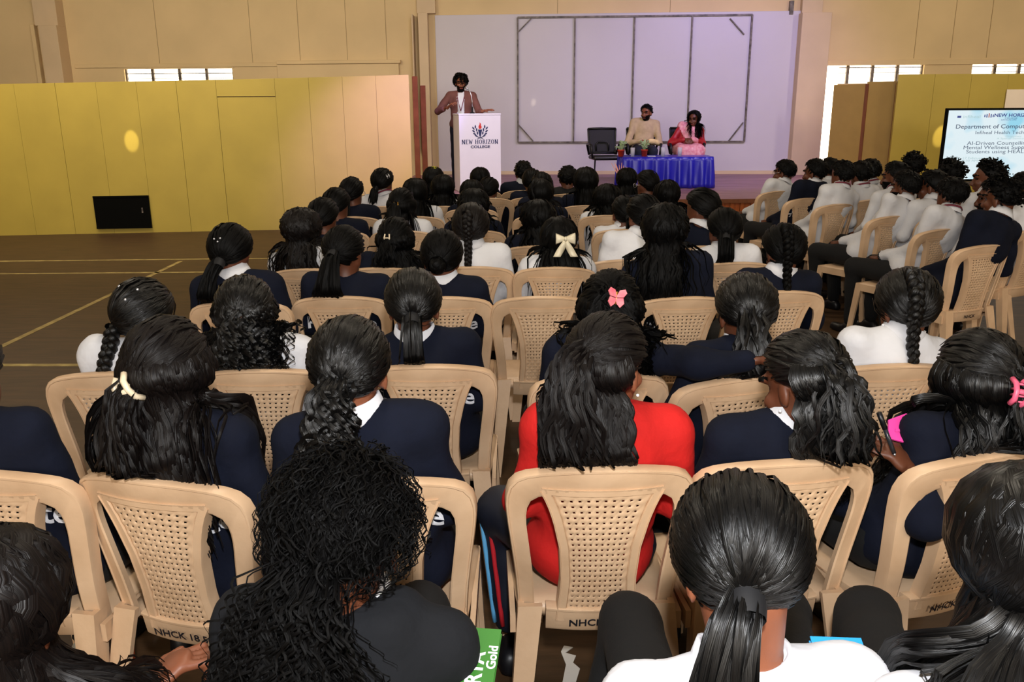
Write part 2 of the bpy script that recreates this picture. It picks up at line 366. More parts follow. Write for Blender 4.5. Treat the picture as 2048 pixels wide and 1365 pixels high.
flatpatch('floor_patch', [(1125, 1365), (1152, 1364), (1160, 1338), (1146, 1326), (1152, 1312), (1130, 1306), (1146, 1295), (1128, 1292), (1122, 1304), (1132, 1330)], mat('peeled_white_patch', 'CFC8BE', .7, .1, 6), 'ragged white peeled patch on floor under the red sweater chair', 'floor patch')

# ------------------------------------------------------------------ the stage
SX0, SX1, SY = -1.75, 6.0, 11.25
st = struct(empty('stage_platform', (0, 0, 0)))
MB().hexa([(SX0, SY, .03), (SX1, SY, .03), (SX1, 15.2, .03), (SX0, 15.7, .03), (SX0, SY, .46), (SX1, SY, .46), (SX1, 15.2, .46), (SX0, 15.7, .46)]).build('platform_core', M_BRWOOD, st)
nb = 15
for k in range(nb):
    y0 = SY - .03 + k * (15.7 - SY) / nb; y1 = SY - .03 + (k + 1) * (15.7 - SY) / nb - .005
    MB().hexa([(SX0, y0, .46), (SX1, y0, .46), (SX1, y1, .46), (SX0, y1, .46), (SX0, y0, .5), (SX1, y0, .5), (SX1, y1, .5), (SX0, y1, .5)]).build('deck_board', M_STAGE, st)
MB().box(((SX0 + SX1) / 2, SY - .035, .475), (SX1 - SX0, .03, .05)).build('nosing', M_BRWOOD, st)
pw = .132; n = int((SX1 - SX0) / pw); random.seed(3)
pl = MB().box((0, 0, .225), (pw - .008, .03, .45)).mesh('plank'); pl.materials.append(M_WOOD)
for k in range(n):
    o = obj('plank', pl, None, st); o.location = (SX0 + pw * (k + .5), SY - .015 - .004 * random.random(), 0)

# lectern
Y15 = math.radians(13)
le = empty('lectern', (-.49, 12.62, .5), Y15); tag(le, 'white box lectern with blue laurel and torch emblem on the stage', 'lectern')
M_LEC = mat('white_gloss_laminate', 'D8D2DA', .3, .02)
LW, LD, LH = .60, .5, 1.07
MB().box((0, 0, LH / 2), (LW, LD, LH)).build('body', M_LEC, le, bevel=.006)
MB().box((0, 0, LH + .012), (LW + .01, LD + .01, .024)).build('top', M_LEC, le, bevel=.006)
M_INK = mat('dark_blue_print', '1B2250', .5, .05); M_FLAME = mat('red_print', 'C0281E', .5, .05)
Mf = Matrix.Translation((0, -LD / 2 - .001, 0)) @ Matrix.Rotation(math.pi / 2, 4, 'X')   # local xy -> front face, z outwards
def ink(name, poly, m, dx, dz, s=1.0, ang=0, flip=1):
    M = Mf @ Matrix.Translation((dx, dz, 0)) @ Matrix.Rotation(ang, 4, 'Z') @ Matrix.Diagonal((flip * s, s, 1, 1)); MB().prism(poly, M, .002).build(name, m, le)
leaf = [(0, 0), (.018, .012), (.04, .014), (.058, .004), (.04, -.006), (.018, -.008)]
for sd in (-1, 1):
    for k, (dx, dz, an) in enumerate(((.03, .775, .35), (.055, .80, .45), (.072, .835, .6), (.08, .87, .85), (.035, .80, 1.35), (.05, .845, 1.5), (.068, .885, 1.5))):
        ink('laurel_leaf', leaf, M_INK, sd * dx, dz, .95, sd * an, sd)
ink('laurel_stem', [(-.045, .75), (-.035, .745), (.04, .77), (.035, .778)], M_INK, 0, 0); ink('laurel_stem', [(.045, .75), (.035, .745), (-.04, .77), (-.035, .778)], M_INK, 0, 0)
ink('torch', [(-.03, .875), (.03, .875), (.012, .79), (0, .765), (-.012, .79)], M_INK, 0, 0)
ink('flame', [(-.018, .885), (.016, .885), (.024, .91), (.012, .935), (.014, .95), (-.004, .975), (-.006, .945), (-.022, .92)], M_FLAME, 0, 0)
# hand-cut serif capitals
def cap(ch):
    t, th, s = .2, .075, .055                           # stem, hair line, serif
    def st_(x, y0=0, y1=1): return [[(x - t / 2, y0), (x + t / 2, y0), (x + t / 2, y1), (x - t / 2, y1)]] + [[(x - t / 2 - s, y), (x + t / 2 + s, y), (x + t / 2 + s, y + th), (x - t / 2 - s, y + th)] for y in (y0, y1 - th)]
    def bar(x0, x1, y, h=th): return [[(x0, y), (x1, y), (x1, y + h), (x0, y + h)]]
    def ring(cx, cy, rx, ry, tx, ty, a0=0, a1=2 * math.pi, n=18):
        o = []
        for k in range(n):
            A, B = a0 + (a1 - a0) * k / n, a0 + (a1 - a0) * (k + 1) / n
            o.append([(cx + (rx - tx) * math.cos(A), cy + (ry - ty) * math.sin(A)), (cx + rx * math.cos(A), cy + ry * math.sin(A)), (cx + rx * math.cos(B), cy + ry * math.sin(B)), (cx + (rx - tx) * math.cos(B), cy + (ry - ty) * math.sin(B))])
        return o
    def dg(x0, y0, x1, y1, w_): return [[(x0 - w_ / 2, y0), (x0 + w_ / 2, y0), (x1 + w_ / 2, y1), (x1 - w_ / 2, y1)]]
    if ch == 'N': return st_(.15) + st_(.75) + dg(.72, 0, .15, 1, .2), .9
    if ch == 'E': return st_(.15) + bar(.15, .62, 0) + bar(.15, .62, 1 - th) + bar(.15, .52, .47) + bar(.56, .64, 0, .22) + bar(.56, .64, .78, .22), .68
    if ch == 'W': return dg(.3, 0, .1, 1, .2) + dg(.3, 0, .52, .8, .09) + dg(.72, 0, .52, .8, .2) + dg(.72, 0, .95, 1, .09) + bar(-.03, .25, 1 - th) + bar(.84, 1.05, 1 - th), 1.05
    if ch == 'H': return st_(.15) + st_(.73) + bar(.15, .73, .47), .88
    if ch == 'O': return ring(.42, .5, .42, .5, .2, .075), .84
    if ch == 'R': return st_(.15) + ring(.35, .74, .3, .26, .18, .075, -math.pi / 2, math.pi / 2, 10) + bar(.15, .37, 1 - th) + bar(.15, .37, .48) + dg(.72, 0, .42, .5, .19), .8
    if ch == 'I': return st_(.15), .3
    if ch == 'Z': return bar(.02, .7, 0) + bar(.02, .7, 1 - th) + dg(.12, 0, .6, 1, .2) + bar(.62, .7, 0, .22) + bar(.02, .1, .78, .22), .72
    return [], .35
def serif_line(s, width, h):
    polys = []; x = 0
    for ch in s:
        p, w_ = cap(ch); polys.append([[(a + x, b) for a, b in q] for q in p]); x += w_ + .16
    k = width / x; return [[[(a * k - width / 2, b * h) for a, b in q] for q in P] for P in polys]
for P in serif_line('NEW HORIZON', .53, .062):
    if not P: continue
    mb = MB(); M = Mf @ Matrix.Translation((0, .675, 0))
    for q in P: mb.prism(q, M, .002)
    mb.build('letter', M_INK, le)
o = obj('lettering', text_mesh('COLLEGE', .05, .001, .0014, xs=1.32), M_INK, le); o.matrix_local = Mf @ Matrix.Translation((0, .635, .001))
# microphone on the lectern
mc = empty('microphone', (-.545, 12.53, 1.594)); tag(mc, 'slim gooseneck microphone standing on the white lectern', 'microphone')
M_CHR = mat('brushed_chrome', 'B8B8BC', .3, 0, metal=.9)
MB().lathe([(.035, 0), (.035, .012), (.012, .02), (.012, .09)], seg=14).build('base', BLACK, mc)
MB().tube([(0, 0, .08), (0, -.0, .16), (-.01, .01, .24), (-.03, .03, .30), (-.06, .05, .33)], .006, 7).build('gooseneck', M_CHR, mc)
MB().tube([(-.06, .05, .33), (-.075, .06, .345), (-.1, .08, .36)], [.012, .018, .012], 10).build('mic_head', M_CHR, mc)

# blue skirted table
tb = empty('low_table', (2.31, 13.05, .5)); tag(tb, 'low table hidden under the blue satin cloth on stage', 'table')
MB().box((0, 0, .43), (1.24, .52, .03)).build('tabletop', M_BRWOOD, tb)
for sx in (-1, 1):
    for sy in (-1, 1): MB().box((sx * .57, sy * .21, .207), (.045, .045, .415)).build('leg', M_BRWOOD, tb)
M_BLUE = mat('royal_blue_satin', '1E1FA8', .34, .08, 5, .1, 30, spec=.7)
tc = empty('tablecloth', (2.31, 13.05, .5)); tag(tc, 'pleated royal blue satin cloth skirting the low stage table', 'tablecloth')
MB().box((0, 0, .452), (1.3, .58, .012)).build('cloth_top', M_BLUE, tc, bevel=.005)
per = []
for a, b, m_ in (((-.65, .29), (-.65, -.29), 30), ((-.65, -.29), (.65, -.29), 120), ((.65, -.29), (.65, .29), 30)):
    for k in range(m_): t = k / m_; per.append((a[0] + (b[0] - a[0]) * t, a[1] + (b[1] - a[1]) * t, a, b))
V = []; rows = 9; random.seed(9); ph = 0; phs = []
for p in per: ph += .42 * (1 + .5 * math.sin(len(phs) * .37)); phs.append(ph)
for j in range(rows):
    t = j / (rows - 1)
    for (x, y, a, b), p_ in zip(per, phs):
        dx, dy = b[0] - a[0], b[1] - a[1]; l = math.hypot(dx, dy); nx, ny = dy / l, -dx / l
        s_ = math.sin(p_); am = .004 + .026 * min(1, t * 1.6); o_ = am * (abs(s_) ** .6 * (1 if s_ > 0 else -1)) + .015 + .02 * t
        V.append((x + nx * o_, y + ny * o_, .457 - t * .45))
m_ = len(per)
o = MB(); o.smooth = True; o.add(V, [(j * m_ + k, j * m_ + k + 1, (j + 1) * m_ + k + 1, (j + 1) * m_ + k) for j in range(rows - 1) for k in range(m_ - 1)])
sk = o.build('pleated_skirt', M_BLUE, tc); md = sk.modifiers.new('thick', 'SOLIDIFY'); md.thickness = .004
# things on the table
M_POT = mat('orange_red_pot', 'B8381E', .5, .08); M_LEAF = mat('variegated_leaf', '6E8A5A', .5, .3, 30, hex2='A8B89A'); M_SOIL = mat('soil', '2A1C12', .9)
def pot(px, lab, n):
    p = atZ(px, 318, .96); r = empty('potted_plant', (p[0], 12.95, .958)); tag(r, lab, 'potted plant', 'potted plants on the blue table')
    MB().lathe([(.038, 0), (.048, .085), (.052, .085), (.052, .1), (.046, .1), (.044, .09)], seg=16).build('pot', M_POT, r); MB().lathe([(.043, .08), (.0431, .092)], seg=12).build('soil', M_SOIL, r)
    random.seed(n)
    for k in range(14):
        a = k * 2.4; rr = .02 + .035 * random.random(); h = .12 + .12 * random.random(); b = Vector((math.cos(a) * .012, math.sin(a) * .012, .09)); c = Vector((math.cos(a) * rr * 1.5, math.sin(a) * rr * 1.5, h))
        s_ = Vector((-math.sin(a), math.cos(a), 0)) * .018; m1 = (b + c) / 2 + Vector((0, 0, .03)); e = c + Vector((math.cos(a) * .03, math.sin(a) * .03, -.01)); n_ = Vector((0, 0, .003))
        MB().add([b, m1 - s_, c - s_ * .9, e, c + s_ * .9, m1 + s_, b + n_, m1 - s_ + n_, c - s_ * .9 + n_, e + n_, c + s_ * .9 + n_, m1 + s_ + n_], [(0, 1, 2, 3, 4, 5), (11, 10, 9, 8, 7, 6)] + [(i, (i + 1) % 6, 6 + (i + 1) % 6, 6 + i) for i in range(6)]).build('leaf', M_LEAF, r)
pot(1253, 'variegated plant in red pot at left end of the blue table', 4); pot(1303, 'plant in red pot before the person in the cream sweater', 8)
M_CLEAR = mat('clear_glass', 'E4E4EC', .05, 0); M_CLEAR.node_tree.nodes['Principled BSDF'].inputs['Alpha'].default_value = .35; M_WATER = mat('still_water', 'D8DCE8', .02, 0); M_WATER.node_tree.nodes['Principled BSDF'].inputs['Alpha'].default_value = .3
for px, lab in ((1277, 'water glass between the two red plant pots'), (1342, 'water glass right of the second red pot'), (1378, 'water glass before the person in the pink sari')):
    p = atZ(px, 318, .96); r = empty('water_glass', (p[0], 12.9, .958)); tag(r, lab, 'glass', 'water glasses on the blue table')
    MB().lathe([(.028, 0), (.034, .13), (.0325, .13), (.027, .008)], seg=18).build('tumbler', M_CLEAR, r); MB().lathe([(.0262, .01), (.031, .09)], seg=18).build('water', M_WATER, r)
p = atZ(1318, 318, .96); o = MB().box((p[0], 12.92, .962), (.12, .09, .008)).build('paper_napkin', WHITE, bevel=.002); tag(o, 'folded white paper napkin on the blue table', 'napkin')
# office chairs on the stage
M_MESH = mat('black_mesh_fabric', '17161C', .7, .3, 120); M_BPL = mat('black_plastic', '0E0E12', .4, .05)
def office_chair(x, y, rz, lab):
    r = empty('office_chair', (x, y, .5), rz); tag(r, lab, 'office chair', 'black mesh office chairs on stage')
    # local: faces -Y ; back at +Y
    fr_ = catmull([(-.21, .2, .44), (-.215, .245, .6), (-.225, .285, .84)], 8); m = MB()
    m.tube(list(map(tuple, fr_)), .014); m.tube([(-p[0], p[1], p[2]) for p in fr_], .014); m.tube([(-.225, .285, .84), (0, .31, .845), (.225, .285, .84)], .016); m.tube([(-.21, .2, .46), (0, .225, .46), (.21, .2, .46)], .016); m.build('back_frame', M_BPL, r)
    V = []; nx, nz = 12, 10
    for k in range(nz):
        for i in range(nx): t = k / (nz - 1); u = i / (nx - 1) * 2 - 1; V.append((u * (.205 + .015 * t), .2 + .09 * t + .02 * (1 - u * u), .46 + .38 * t))
    g = MB(); g.smooth = True; o = g.add(V, [(k * nx + i, k * nx + i + 1, (k + 1) * nx + i + 1, (k + 1) * nx + i) for k in range(nz - 1) for i in range(nx - 1)]).build('back_mesh', M_MESH, r); o.modifiers.new('t', 'SOLIDIFY').thickness = .006
    MB().tube([(-.1, .21, .5), (-.1, .22, .6), (-.07, .225, .64), (.07, .225, .64), (.1, .22, .6), (.1, .21, .5)], .012).build('lumbar_support', M_BPL, r)
    MB().box((0, -.02, .405), (.46, .46, .06)).build('seat', M_BPL, r, bevel=.025)
    for s_ in (-1, 1):
        MB().tube([(s_ * .22, .2, .44), (s_ * .26, .18, .6), (s_ * .27, .0, .62), (s_ * .26, -.16, .6), (s_ * .24, -.16, .4)], [.016, .016, .02, .02, .016]).build('armrest', M_BPL, r)
        MB().tube([(s_ * .2, -.17, .39), (s_ * .23, -.26, .02), (s_ * .23, -.2, .012), (s_ * .23, .26, .012)], .012).build('leg', M_BPL, r)
office_chair(1.485, 13.66, .12, 'empty black mesh office chair left of the blue table')
office_chair(2.08, 13.72, .0, 'black mesh office chair under the person in cream sweater')
office_chair(2.76, 13.72, -.05, 'black mesh office chair under the person in pink sari')
# pale pink plume
pp = empty('pink_plume', (1.58, 12.35, .5)); tag(pp, 'pale pink feathery plume standing left of the blue table', 'plume')
M_PINK = mat('pale_pink_fibre', 'D89A90', .8, .15); random.seed(5)
for k in range(11): a = random.uniform(-.5, .5); MB().tube([(random.uniform(-.02, .02), random.uniform(-.02, .02), 0), (a * .06 - .01, .01 * a, .22), (a * .25 - .03, .03 * a, .36 + random.uniform(-.03, .05))], [.008, .012, .003], 6).build('frond', M_PINK, pp)

# big screen at right
p = atY(1884, 290, 10.5); tv = empty('display_screen', (p[0] + .01, 10.5, 0), .0); tag(tv, 'large lit display screen with seminar notice, right edge of hall', 'screen')
TW, TH = 1.66, .86; tb_ = atY(1884, 363, 10.5)[2]; sl = .035
MB().box((TW / 2, .03, tb_ + TH / 2), (TW, .05, TH)).build('bezel', M_BLK, tv, bevel=.006)
m = bpy.data.materials.new('glowing_slide'); m.use_nodes = True; nt = m.node_tree; N = nt.nodes; b = N['Principled BSDF']; t_ = N.new('ShaderNodeTexCoord'); nz = N.new('ShaderNodeTexNoise'); nz.inputs['Scale'].default_value = 2.2; rp = N.new('ShaderNodeValToRGB')
rp.color_ramp.elements[0].position = .36; rp.color_ramp.elements[0].color = lin('96D8F0'); rp.color_ramp.elements[1].position = .5; rp.color_ramp.elements[1].color = lin('E2F2F8')
nt.links.new(t_.outputs['Object'], nz.inputs['Vector']); nt.links.new(nz.outputs['Fac'], rp.inputs['Fac']); nt.links.new(rp.outputs['Color'], b.inputs['Emission Color']); b.inputs['Emission Strength'].default_value = .95; b.inputs['Base Color'].default_value = (.02, .02, .02, 1)
MB().box((TW / 2, .004, tb_ + TH / 2), (TW - .05, .004, TH - .05)).build('screen_panel', m, tv)
M_TXT = mat('slide_text_ink', '46546E', .6, 0, emit=.55); M_TXL = mat('slide_faint_ink', '9FC0CC', .6, 0, emit=.5); M_TXB = mat('slide_logo_ink', '3E4C8C', .6, 0, emit=.5)
def slide(s, fx, fz, size, m, xs=1.5, al='LEFT', bold=0):
    o = obj('screen_text', text_mesh(s, size, 0, bold, al, xs), m, tv); o.rotation_euler = (math.pi / 2, 0, 0); o.location = (fx, .0005, tb_ + TH - fz)
slide('infiheal', .2, .10, .05, M_TXL); slide('NEW HORIZON', .57, .085, .052, M_TXB, 1.28, bold=.0015); slide('COLLEGE', .70, .118, .024, M_TXB, 1.5); slide('BANGALORE', .66, .138, .02, M_TXB, 1.6)
MB().box((.155, .0005, tb_ + TH - .1), (.045, .002, .025)).build('screen_logo', M_TXB, tv, bevel=.01)
for dx in (-.05, -.025, .025, .05): MB().box((.51 + dx, .0005, tb_ + TH - .09), (.012, .002, .05 - abs(dx) * .4)).build('screen_logo', M_TXB, tv)
MB().box((.51, .0005, tb_ + TH - .085), (.01, .002, .05)).build('screen_logo', M_FLAME, tv)
slide('Department of Computer', .125, .215, .068, M_TXT, 1.26, bold=.0006); slide('Infiheal Health Tech', .37, .285, .055, M_TXT, 1.32); slide('Organises', .74, .33, .028, M_TXL, 1.7); slide('A Special Seminar on', .64, .355, .028, M_TXL, 1.7)
slide('AI-Driven Counselling', .29, .41, .06, M_TXT, 1.38); slide('Mental Wellness Support', .25, .46, .06, M_TXT, 1.38); slide('Students using HEALO', .29, .51, .06, M_TXT, 1.38)
slide('Date: 17 February 2025', .12, .585, .034, M_TXL, 1.6); slide('Time: 9:30 AM', .12, .615, .034, M_TXL, 1.6)
for k in range(2): MB().box((.3 + k * 1.06, .1, tb_ / 2), (.06, .06, tb_)).build('stand_leg', M_BPL, tv); MB().box((.3 + k * 1.06, .1, .02), (.08, .6, .04)).build('stand_foot', M_BPL, tv)
MB().box((TW / 2, .04, tb_ - .03), (TW * .9, .04, .05)).build('speaker_bar', M_STEEL, tv)
# sun coming through gaps in the roof
for px, py, plane in ((265, 287, 'p'), (1066, 212, 'w'), (1877, 277, 'r'), (1312, 272, 'm')):
    t_ = onpart(px, py) if plane == 'p' else atL(px, py, WA, WB) if plane == 'w' else atY(px, py, 13.4) if plane == 'r' else atY(px, py, 13.45)
    src = Vector(t_) + Vector((.35, -2.2, 2.6))
    src.z = min(src.z, 4.6); gap_beam(src, t_, {'p': 800, 'w': 200, 'r': 800, 'm': 420}[plane], {'p': .065, 'w': .03, 'r': .07, 'm': .07}[plane])
# ------------------------------------------------------------------ the moulded plastic chair
# local frame: origin on the floor under the top of the backrest, the sitter faces +Y
SEATZ, BACKH = .43, .43
def CM(u, v, w_=0):                                      # backrest plane -> space
    return (u, .085 * (1 - v / BACKH) + .05 * (u / .23) ** 2 + w_, SEATZ + v)
def band(mb, A, B, prof=((0, .024), (0, -.006), (.05, -.0115), (.13, -.0115), (.17, -.008), (.9, -.008), (1, -.004), (1, .012))):
    n = len(A); k = len(prof); V = []
    for a, b in zip(A, B):
        for s_, w_ in prof: p = a + (b - a) * s_; V.append(CM(p[0], p[1], w_))
    mb.add(V, [(i * k + j, i * k + (j + 1) % k, (i + 1) * k + (j + 1) % k, (i + 1) * k + j) for i in range(n - 1) for j in range(k)] + [tuple(range(k))[::-1], tuple((n - 1) * k + j for j in range(k))]); mb.smooth = True
def mirror(P): return P + [(-x, y) for x, y in P[::-1] if x != 0]
def halfw(v): return np.interp(v, [-.02, 0, .1, .2, .28, .33, .37], [.080, .078, .071, .077, .094, .110, .130])
def make_chair_meshes():
    D = {}
    out = mirror([(-.198, -.02), (-.206, .1), (-.218, .2), (-.228, .28), (-.231, .33), (-.222, .372), (-.195, .4), (-.14, .417), (-.07, .427), (0, .43)])
    inn = mirror([(-.156, -.02), (-.162, .1), (-.173, .2), (-.180, .26), (-.180, .30), (-.172, .328), (-.152, .345), (-.115, .355), (-.06, .361), (0, .363)])
    mb = MB(); band(mb, catmull(out, 46), catmull(inn, 46)); D['back_frame'] = mb.mesh('back_frame')
    mb = MB(); vs = np.linspace(-.03, .362, 18)
    for s_ in (-1, 1):
        A = np.array([(s_ * (halfw(v) + .024), v) for v in vs]); B = np.array([(s_ * (halfw(v) - .001), v) for v in vs]); band(mb, A if s_ > 0 else A, B)
    band(mb, np.array([(u, .374) for u in np.linspace(-.145, .145, 14)]), np.array([(u, .352) for u in np.linspace(-.145, .145, 14)]))
    D['panel_surround'] = mb.mesh('panel_surround')
    mb = MB(); us = np.linspace(-.128, .128, 12); band(mb, np.array([(u, .012) for u in us]), np.array([(u, -.062) for u in us])); D['lower_rail'] = mb.mesh('lower_rail')
    # woven panel with real holes
    nc, nr, q = 11, 22, 3; v0, v1 = .004, .354; NX, NY = nc * q + 1, nr * q + 1; V = np.zeros((NY, NX, 3))
    for j in range(NY):
        v = v0 + (v1 - v0) * j / (NY - 1); hw = halfw(v)
        for i in range(NX):
            u = (i / (NX - 1) * 2 - 1) * hw; ci, fi = divmod(i, q); cj, fj = divmod(j, q)
            ov = 1 if (ci + cj) % 2 else -1
            d = .0016 * ov * math.sin(math.pi * ((fi + .5) / q)) * math.sin(math.pi * ((fj + .5) / q))
            V[j, i] = CM(u, v + .004 * math.cos(u * 14) * (v / .35), d - .002)
    Fq = []
    for j in range(NY - 1):
        for i in range(NX - 1):
            if i % q == q - 1 and j % q == q - 1 and i < NX - 2 and j < NY - 2: continue
            a = j * NX + i; Fq.append((a, a + 1, a + 1 + NX, a + NX))
    me = mesh_np('woven_panel', V.reshape(-1, 3), Fq)
    o = bpy.data.objects.new('t', me); COL.objects.link(o); md = o.modifiers.new('s', 'SOLIDIFY'); md.thickness = .002; md.offset = 0
    D['woven_panel'] = bpy.data.meshes.new_from_object(o.evaluated_get(bpy.context.evaluated_depsgraph_get())); bpy.data.objects.remove(o)
    D['woven_panel'].polygons.foreach_set('use_smooth', [True] * len(D['woven_panel'].polygons))
    # seat: dished slab with rolled edge
    n = 10; V = []; T = []
    for j in range(n):
        for i in range(n):
            x = (i / (n - 1) * 2 - 1); y = j / (n - 1); hw = .2 + .02 * y; e = max(abs(x), abs(2 * y - 1))
            V.append((x * hw * (1 - .03 * (abs(2 * y - 1) ** 6)), .128 + .372 * y, SEATZ + .012 - .02 * (1 - e ** 4) * .8 - (.02 * max(0, e - .85) / .15)))
    mb = MB(); mb.smooth = True; k = len(V); V += [(x, y, z - .03) for x, y, z in V]; Fq = [(j * n + i, j * n + i + 1, (j + 1) * n + i + 1, (j + 1) * n + i) for j in range(n - 1) for i in range(n - 1)]
    ring = list(range(n)) + [j * n + n - 1 for j in range(1, n)] + [n * n - 1 - i for i in range(1, n)] + [j * n for j in range(n - 2, 0, -1)]
    Fq += [tuple(k + i for i in f[::-1]) for f in Fq] + [(ring[(i + 1) % len(ring)], ring[i], k + ring[i], k + ring[(i + 1) % len(ring)]) for i in range(len(ring))]
    mb.add(V, Fq); D['seat'] = mb.mesh('seat')
    # legs: L-section, tapering and splayed
    def leg(x0, y0, x1, y1, sx, sy):
        mb = MB(); top, bot = (.062, .052), (.042, .036); P = []
        for (x, y, z, (a, b), t) in ((x1, y1, 0, bot, .014), (x0, y0, SEATZ + (.02 if sy < 0 else -.01), top, .016)):
            P.append([(x, y, z), (x - sx * a, y, z), (x - sx * a, y - sy * t, z), (x - sx * t, y - sy * t, z), (x - sx * t, y - sy * b, z), (x, y - sy * b, z)])
        fc = [(i, (i + 1) % 6, 6 + (i + 1) % 6, 6 + i) for i in range(6)] + [(5, 4, 3, 2, 1, 0), (6, 7, 8, 9, 10, 11)]
        mb.add(P[0] + P[1], fc); return mb.mesh('leg')
    D['legs'] = [leg(.2, .08, .235, -.01, 1, -1), leg(-.2, .08, -.235, -.01, -1, -1), leg(.218, .50, .235, .54, 1, 1), leg(-.218, .50, -.235, .54, -1, 1)]
    D['apron'] = [MB().box((s_ * .213, .29, SEATZ - .035), (.014, .40, .05)).mesh('apron') for s_ in (-1, 1)]
    return D
CH = make_chair_meshes()
for k, v in CH.items():
    for me in (v if isinstance(v, list) else [v]):
        if not me.materials: me.materials.append(PLASTIC)
        if k in ('back_frame', 'panel_surround', 'lower_rail'): me.set_sharp_from_angle(angle=.7)
M_MARK = mat('marker_ink', '14141C', .6)
def chair(x, y, yaw, label, mark=None, z=0):
    r = empty('plastic_chair', (x, y, z), math.radians(yaw)); tag(r, label, 'chair', 'tan plastic audience chairs')
    fr = obj('back_frame', CH['back_frame'], None, r)
    for k in ('panel_surround', 'woven_panel', 'lower_rail', 'seat'): obj(k, CH[k], None, r)
    for m in CH['apron']: obj('apron', m, None, r)
    for m in CH['legs']: obj('leg', m, None, r)
    if mark:
        o = obj('marker_writing', text_mesh(mark, .03, 0, .0006, 'CENTER', 1.05), M_MARK, r); o.rotation_euler = (math.radians(90 + 11), 0, 0); p = CM(0, -.030, -.0135); o.location = p
    return r
# ------------------------------------------------------------------ signed-distance bodies
def V3(*a): return np.array(a, float)
def rot(yaw=0, pitch=0, roll=0):                         # degrees; yaw + = to the left, pitch + = up
    return np.array(Matrix.Rotation(math.radians(yaw), 3, 'Z') @ Matrix.Rotation(math.radians(pitch), 3, 'X') @ Matrix.Rotation(math.radians(roll), 3, 'Y'))
def cap(a, b, ra, rb=None): return ('c', np.array(a, float), np.array(b, float), ra, ra if rb is None else rb)
def ell(c, r, M=None): return ('e', np.array(c, float), np.eye(3) if M is None else M, np.array(r, float))
def pd(p, P):
    if p[0] == 'c':
        _, a, b, ra, rb = p; ba = b - a; pa = P - a; h = np.clip(pa @ ba / max(ba @ ba, 1e-9), 0, 1)
        return np.linalg.norm(pa - h[..., None] * ba, axis=-1) - (ra + (rb - ra) * h)
    _, c, M, r = p; q = (P - c) @ M; k0 = np.linalg.norm(q / r, axis=-1); k1 = np.linalg.norm(q / (r * r), axis=-1) + 1e-9
    return k0 * (k0 - 1) / k1
def pb(p):
    if p[0] == 'c': return np.minimum(p[1] - p[3], p[2] - p[4]), np.maximum(p[1] + p[3], p[2] + p[4])
    e = np.sqrt(((p[2] * p[3]) ** 2).sum(axis=1)); return p[1] - e, p[1] + e
def smin(a, b, k):
    h = np.clip(.5 + .5 * (b - a) / k, 0, 1); return b + (a - b) * h - k * h * (1 - h)
def sdf_mesh(prims, vox, k=.025, subs=()):
    lo = np.min([pb(p)[0] for p in prims], axis=0) - 3 * vox; hi = np.max([pb(p)[1] for p in prims], axis=0) + 3 * vox
    n = np.ceil((hi - lo) / vox).astype(int) + 1; G = np.full(n, .3, dtype=np.float32)
    def region(p, m):
        a, b = pb(p); i0 = np.maximum(np.floor((a - m - lo) / vox).astype(int), 0); i1 = np.minimum(np.ceil((b + m - lo) / vox).astype(int) + 1, n)
        ax = [lo[d] + vox * np.arange(i0[d], i1[d]) for d in range(3)]; return tuple(slice(i0[d], i1[d]) for d in range(3)), np.stack(np.meshgrid(*ax, indexing='ij'), -1)
    for p in prims:
        s_, P = region(p, k + 2 * vox)
        if P.size: G[s_] = smin(G[s_], pd(p, P), k)
    for p in subs:
        s_, P = region(p, 2 * vox)
        if P.size: G[s_] = np.maximum(G[s_], -pd(p, P))
    return nets(G, lo, vox)
def nets(G, lo, vox):
    ins = G < 0; nx, ny, nz = G.shape
    cs = np.zeros((nx - 1, ny - 1, nz - 1), np.int8); cor = [(i, j, k) for i in (0, 1) for j in (0, 1) for k in (0, 1)]
    def sl(A, c): return A[c[0]:nx - 1 + c[0], c[1]:ny - 1 + c[1], c[2]:nz - 1 + c[2]]
    for c in cor: cs += sl(ins, c)
    act = np.argwhere((cs > 0) & (cs < 8)); m = len(act); idx = -np.ones(cs.shape, np.int64); idx[tuple(act.T)] = np.arange(m)
    acc = np.zeros((m, 3)); cnt = np.zeros(m); val = {c: G[act[:, 0] + c[0], act[:, 1] + c[1], act[:, 2] + c[2]] for c in cor}
    for a in cor:
        for d in range(3):
            if a[d] == 0:
                b = list(a); b[d] = 1; b = tuple(b); va, vb = val[a], val[b]; s_ = (va < 0) != (vb < 0); t = np.where(s_, va / (va - vb + 1e-12), 0)
                p = np.tile(np.array(a, float), (m, 1)); p[:, d] += t; acc += p * s_[:, None]; cnt += s_
    V = lo + vox * (act + acc / cnt[:, None]); Q = []
    for d in range(3):
        e = [slice(None)] * 3; f = [slice(None)] * 3; e[d] = slice(0, -1); f[d] = slice(1, None); a = ins[tuple(e)]; b = ins[tuple(f)]; ed = np.argwhere(a != b)
        u, v = (d + 1) % 3, (d + 2) % 3; ok = (ed[:, u] > 0) & (ed[:, v] > 0) & (ed[:, u] < G.shape[u] - 1) & (ed[:, v] < G.shape[v] - 1); ed = ed[ok]; fl = a[tuple(ed.T)]
        q = []
        for du, dv in ((1, 1), (0, 1), (0, 0), (1, 0)):
            c = ed.copy(); c[:, u] -= du; c[:, v] -= dv; q.append(idx[tuple(c.T)])
        q = np.stack(q, 1); q[~fl] = q[~fl][:, ::-1]; Q.append(q)
    return V, np.concatenate(Q)
def vnormals(V, Q):
    n = np.cross(V[Q[:, 2]] - V[Q[:, 0]], V[Q[:, 3]] - V[Q[:, 1]]); N = np.zeros_like(V)
    for k in range(4): np.add.at(N, Q[:, k], n)
    return N / (np.linalg.norm(N, axis=1, keepdims=True) + 1e-12)
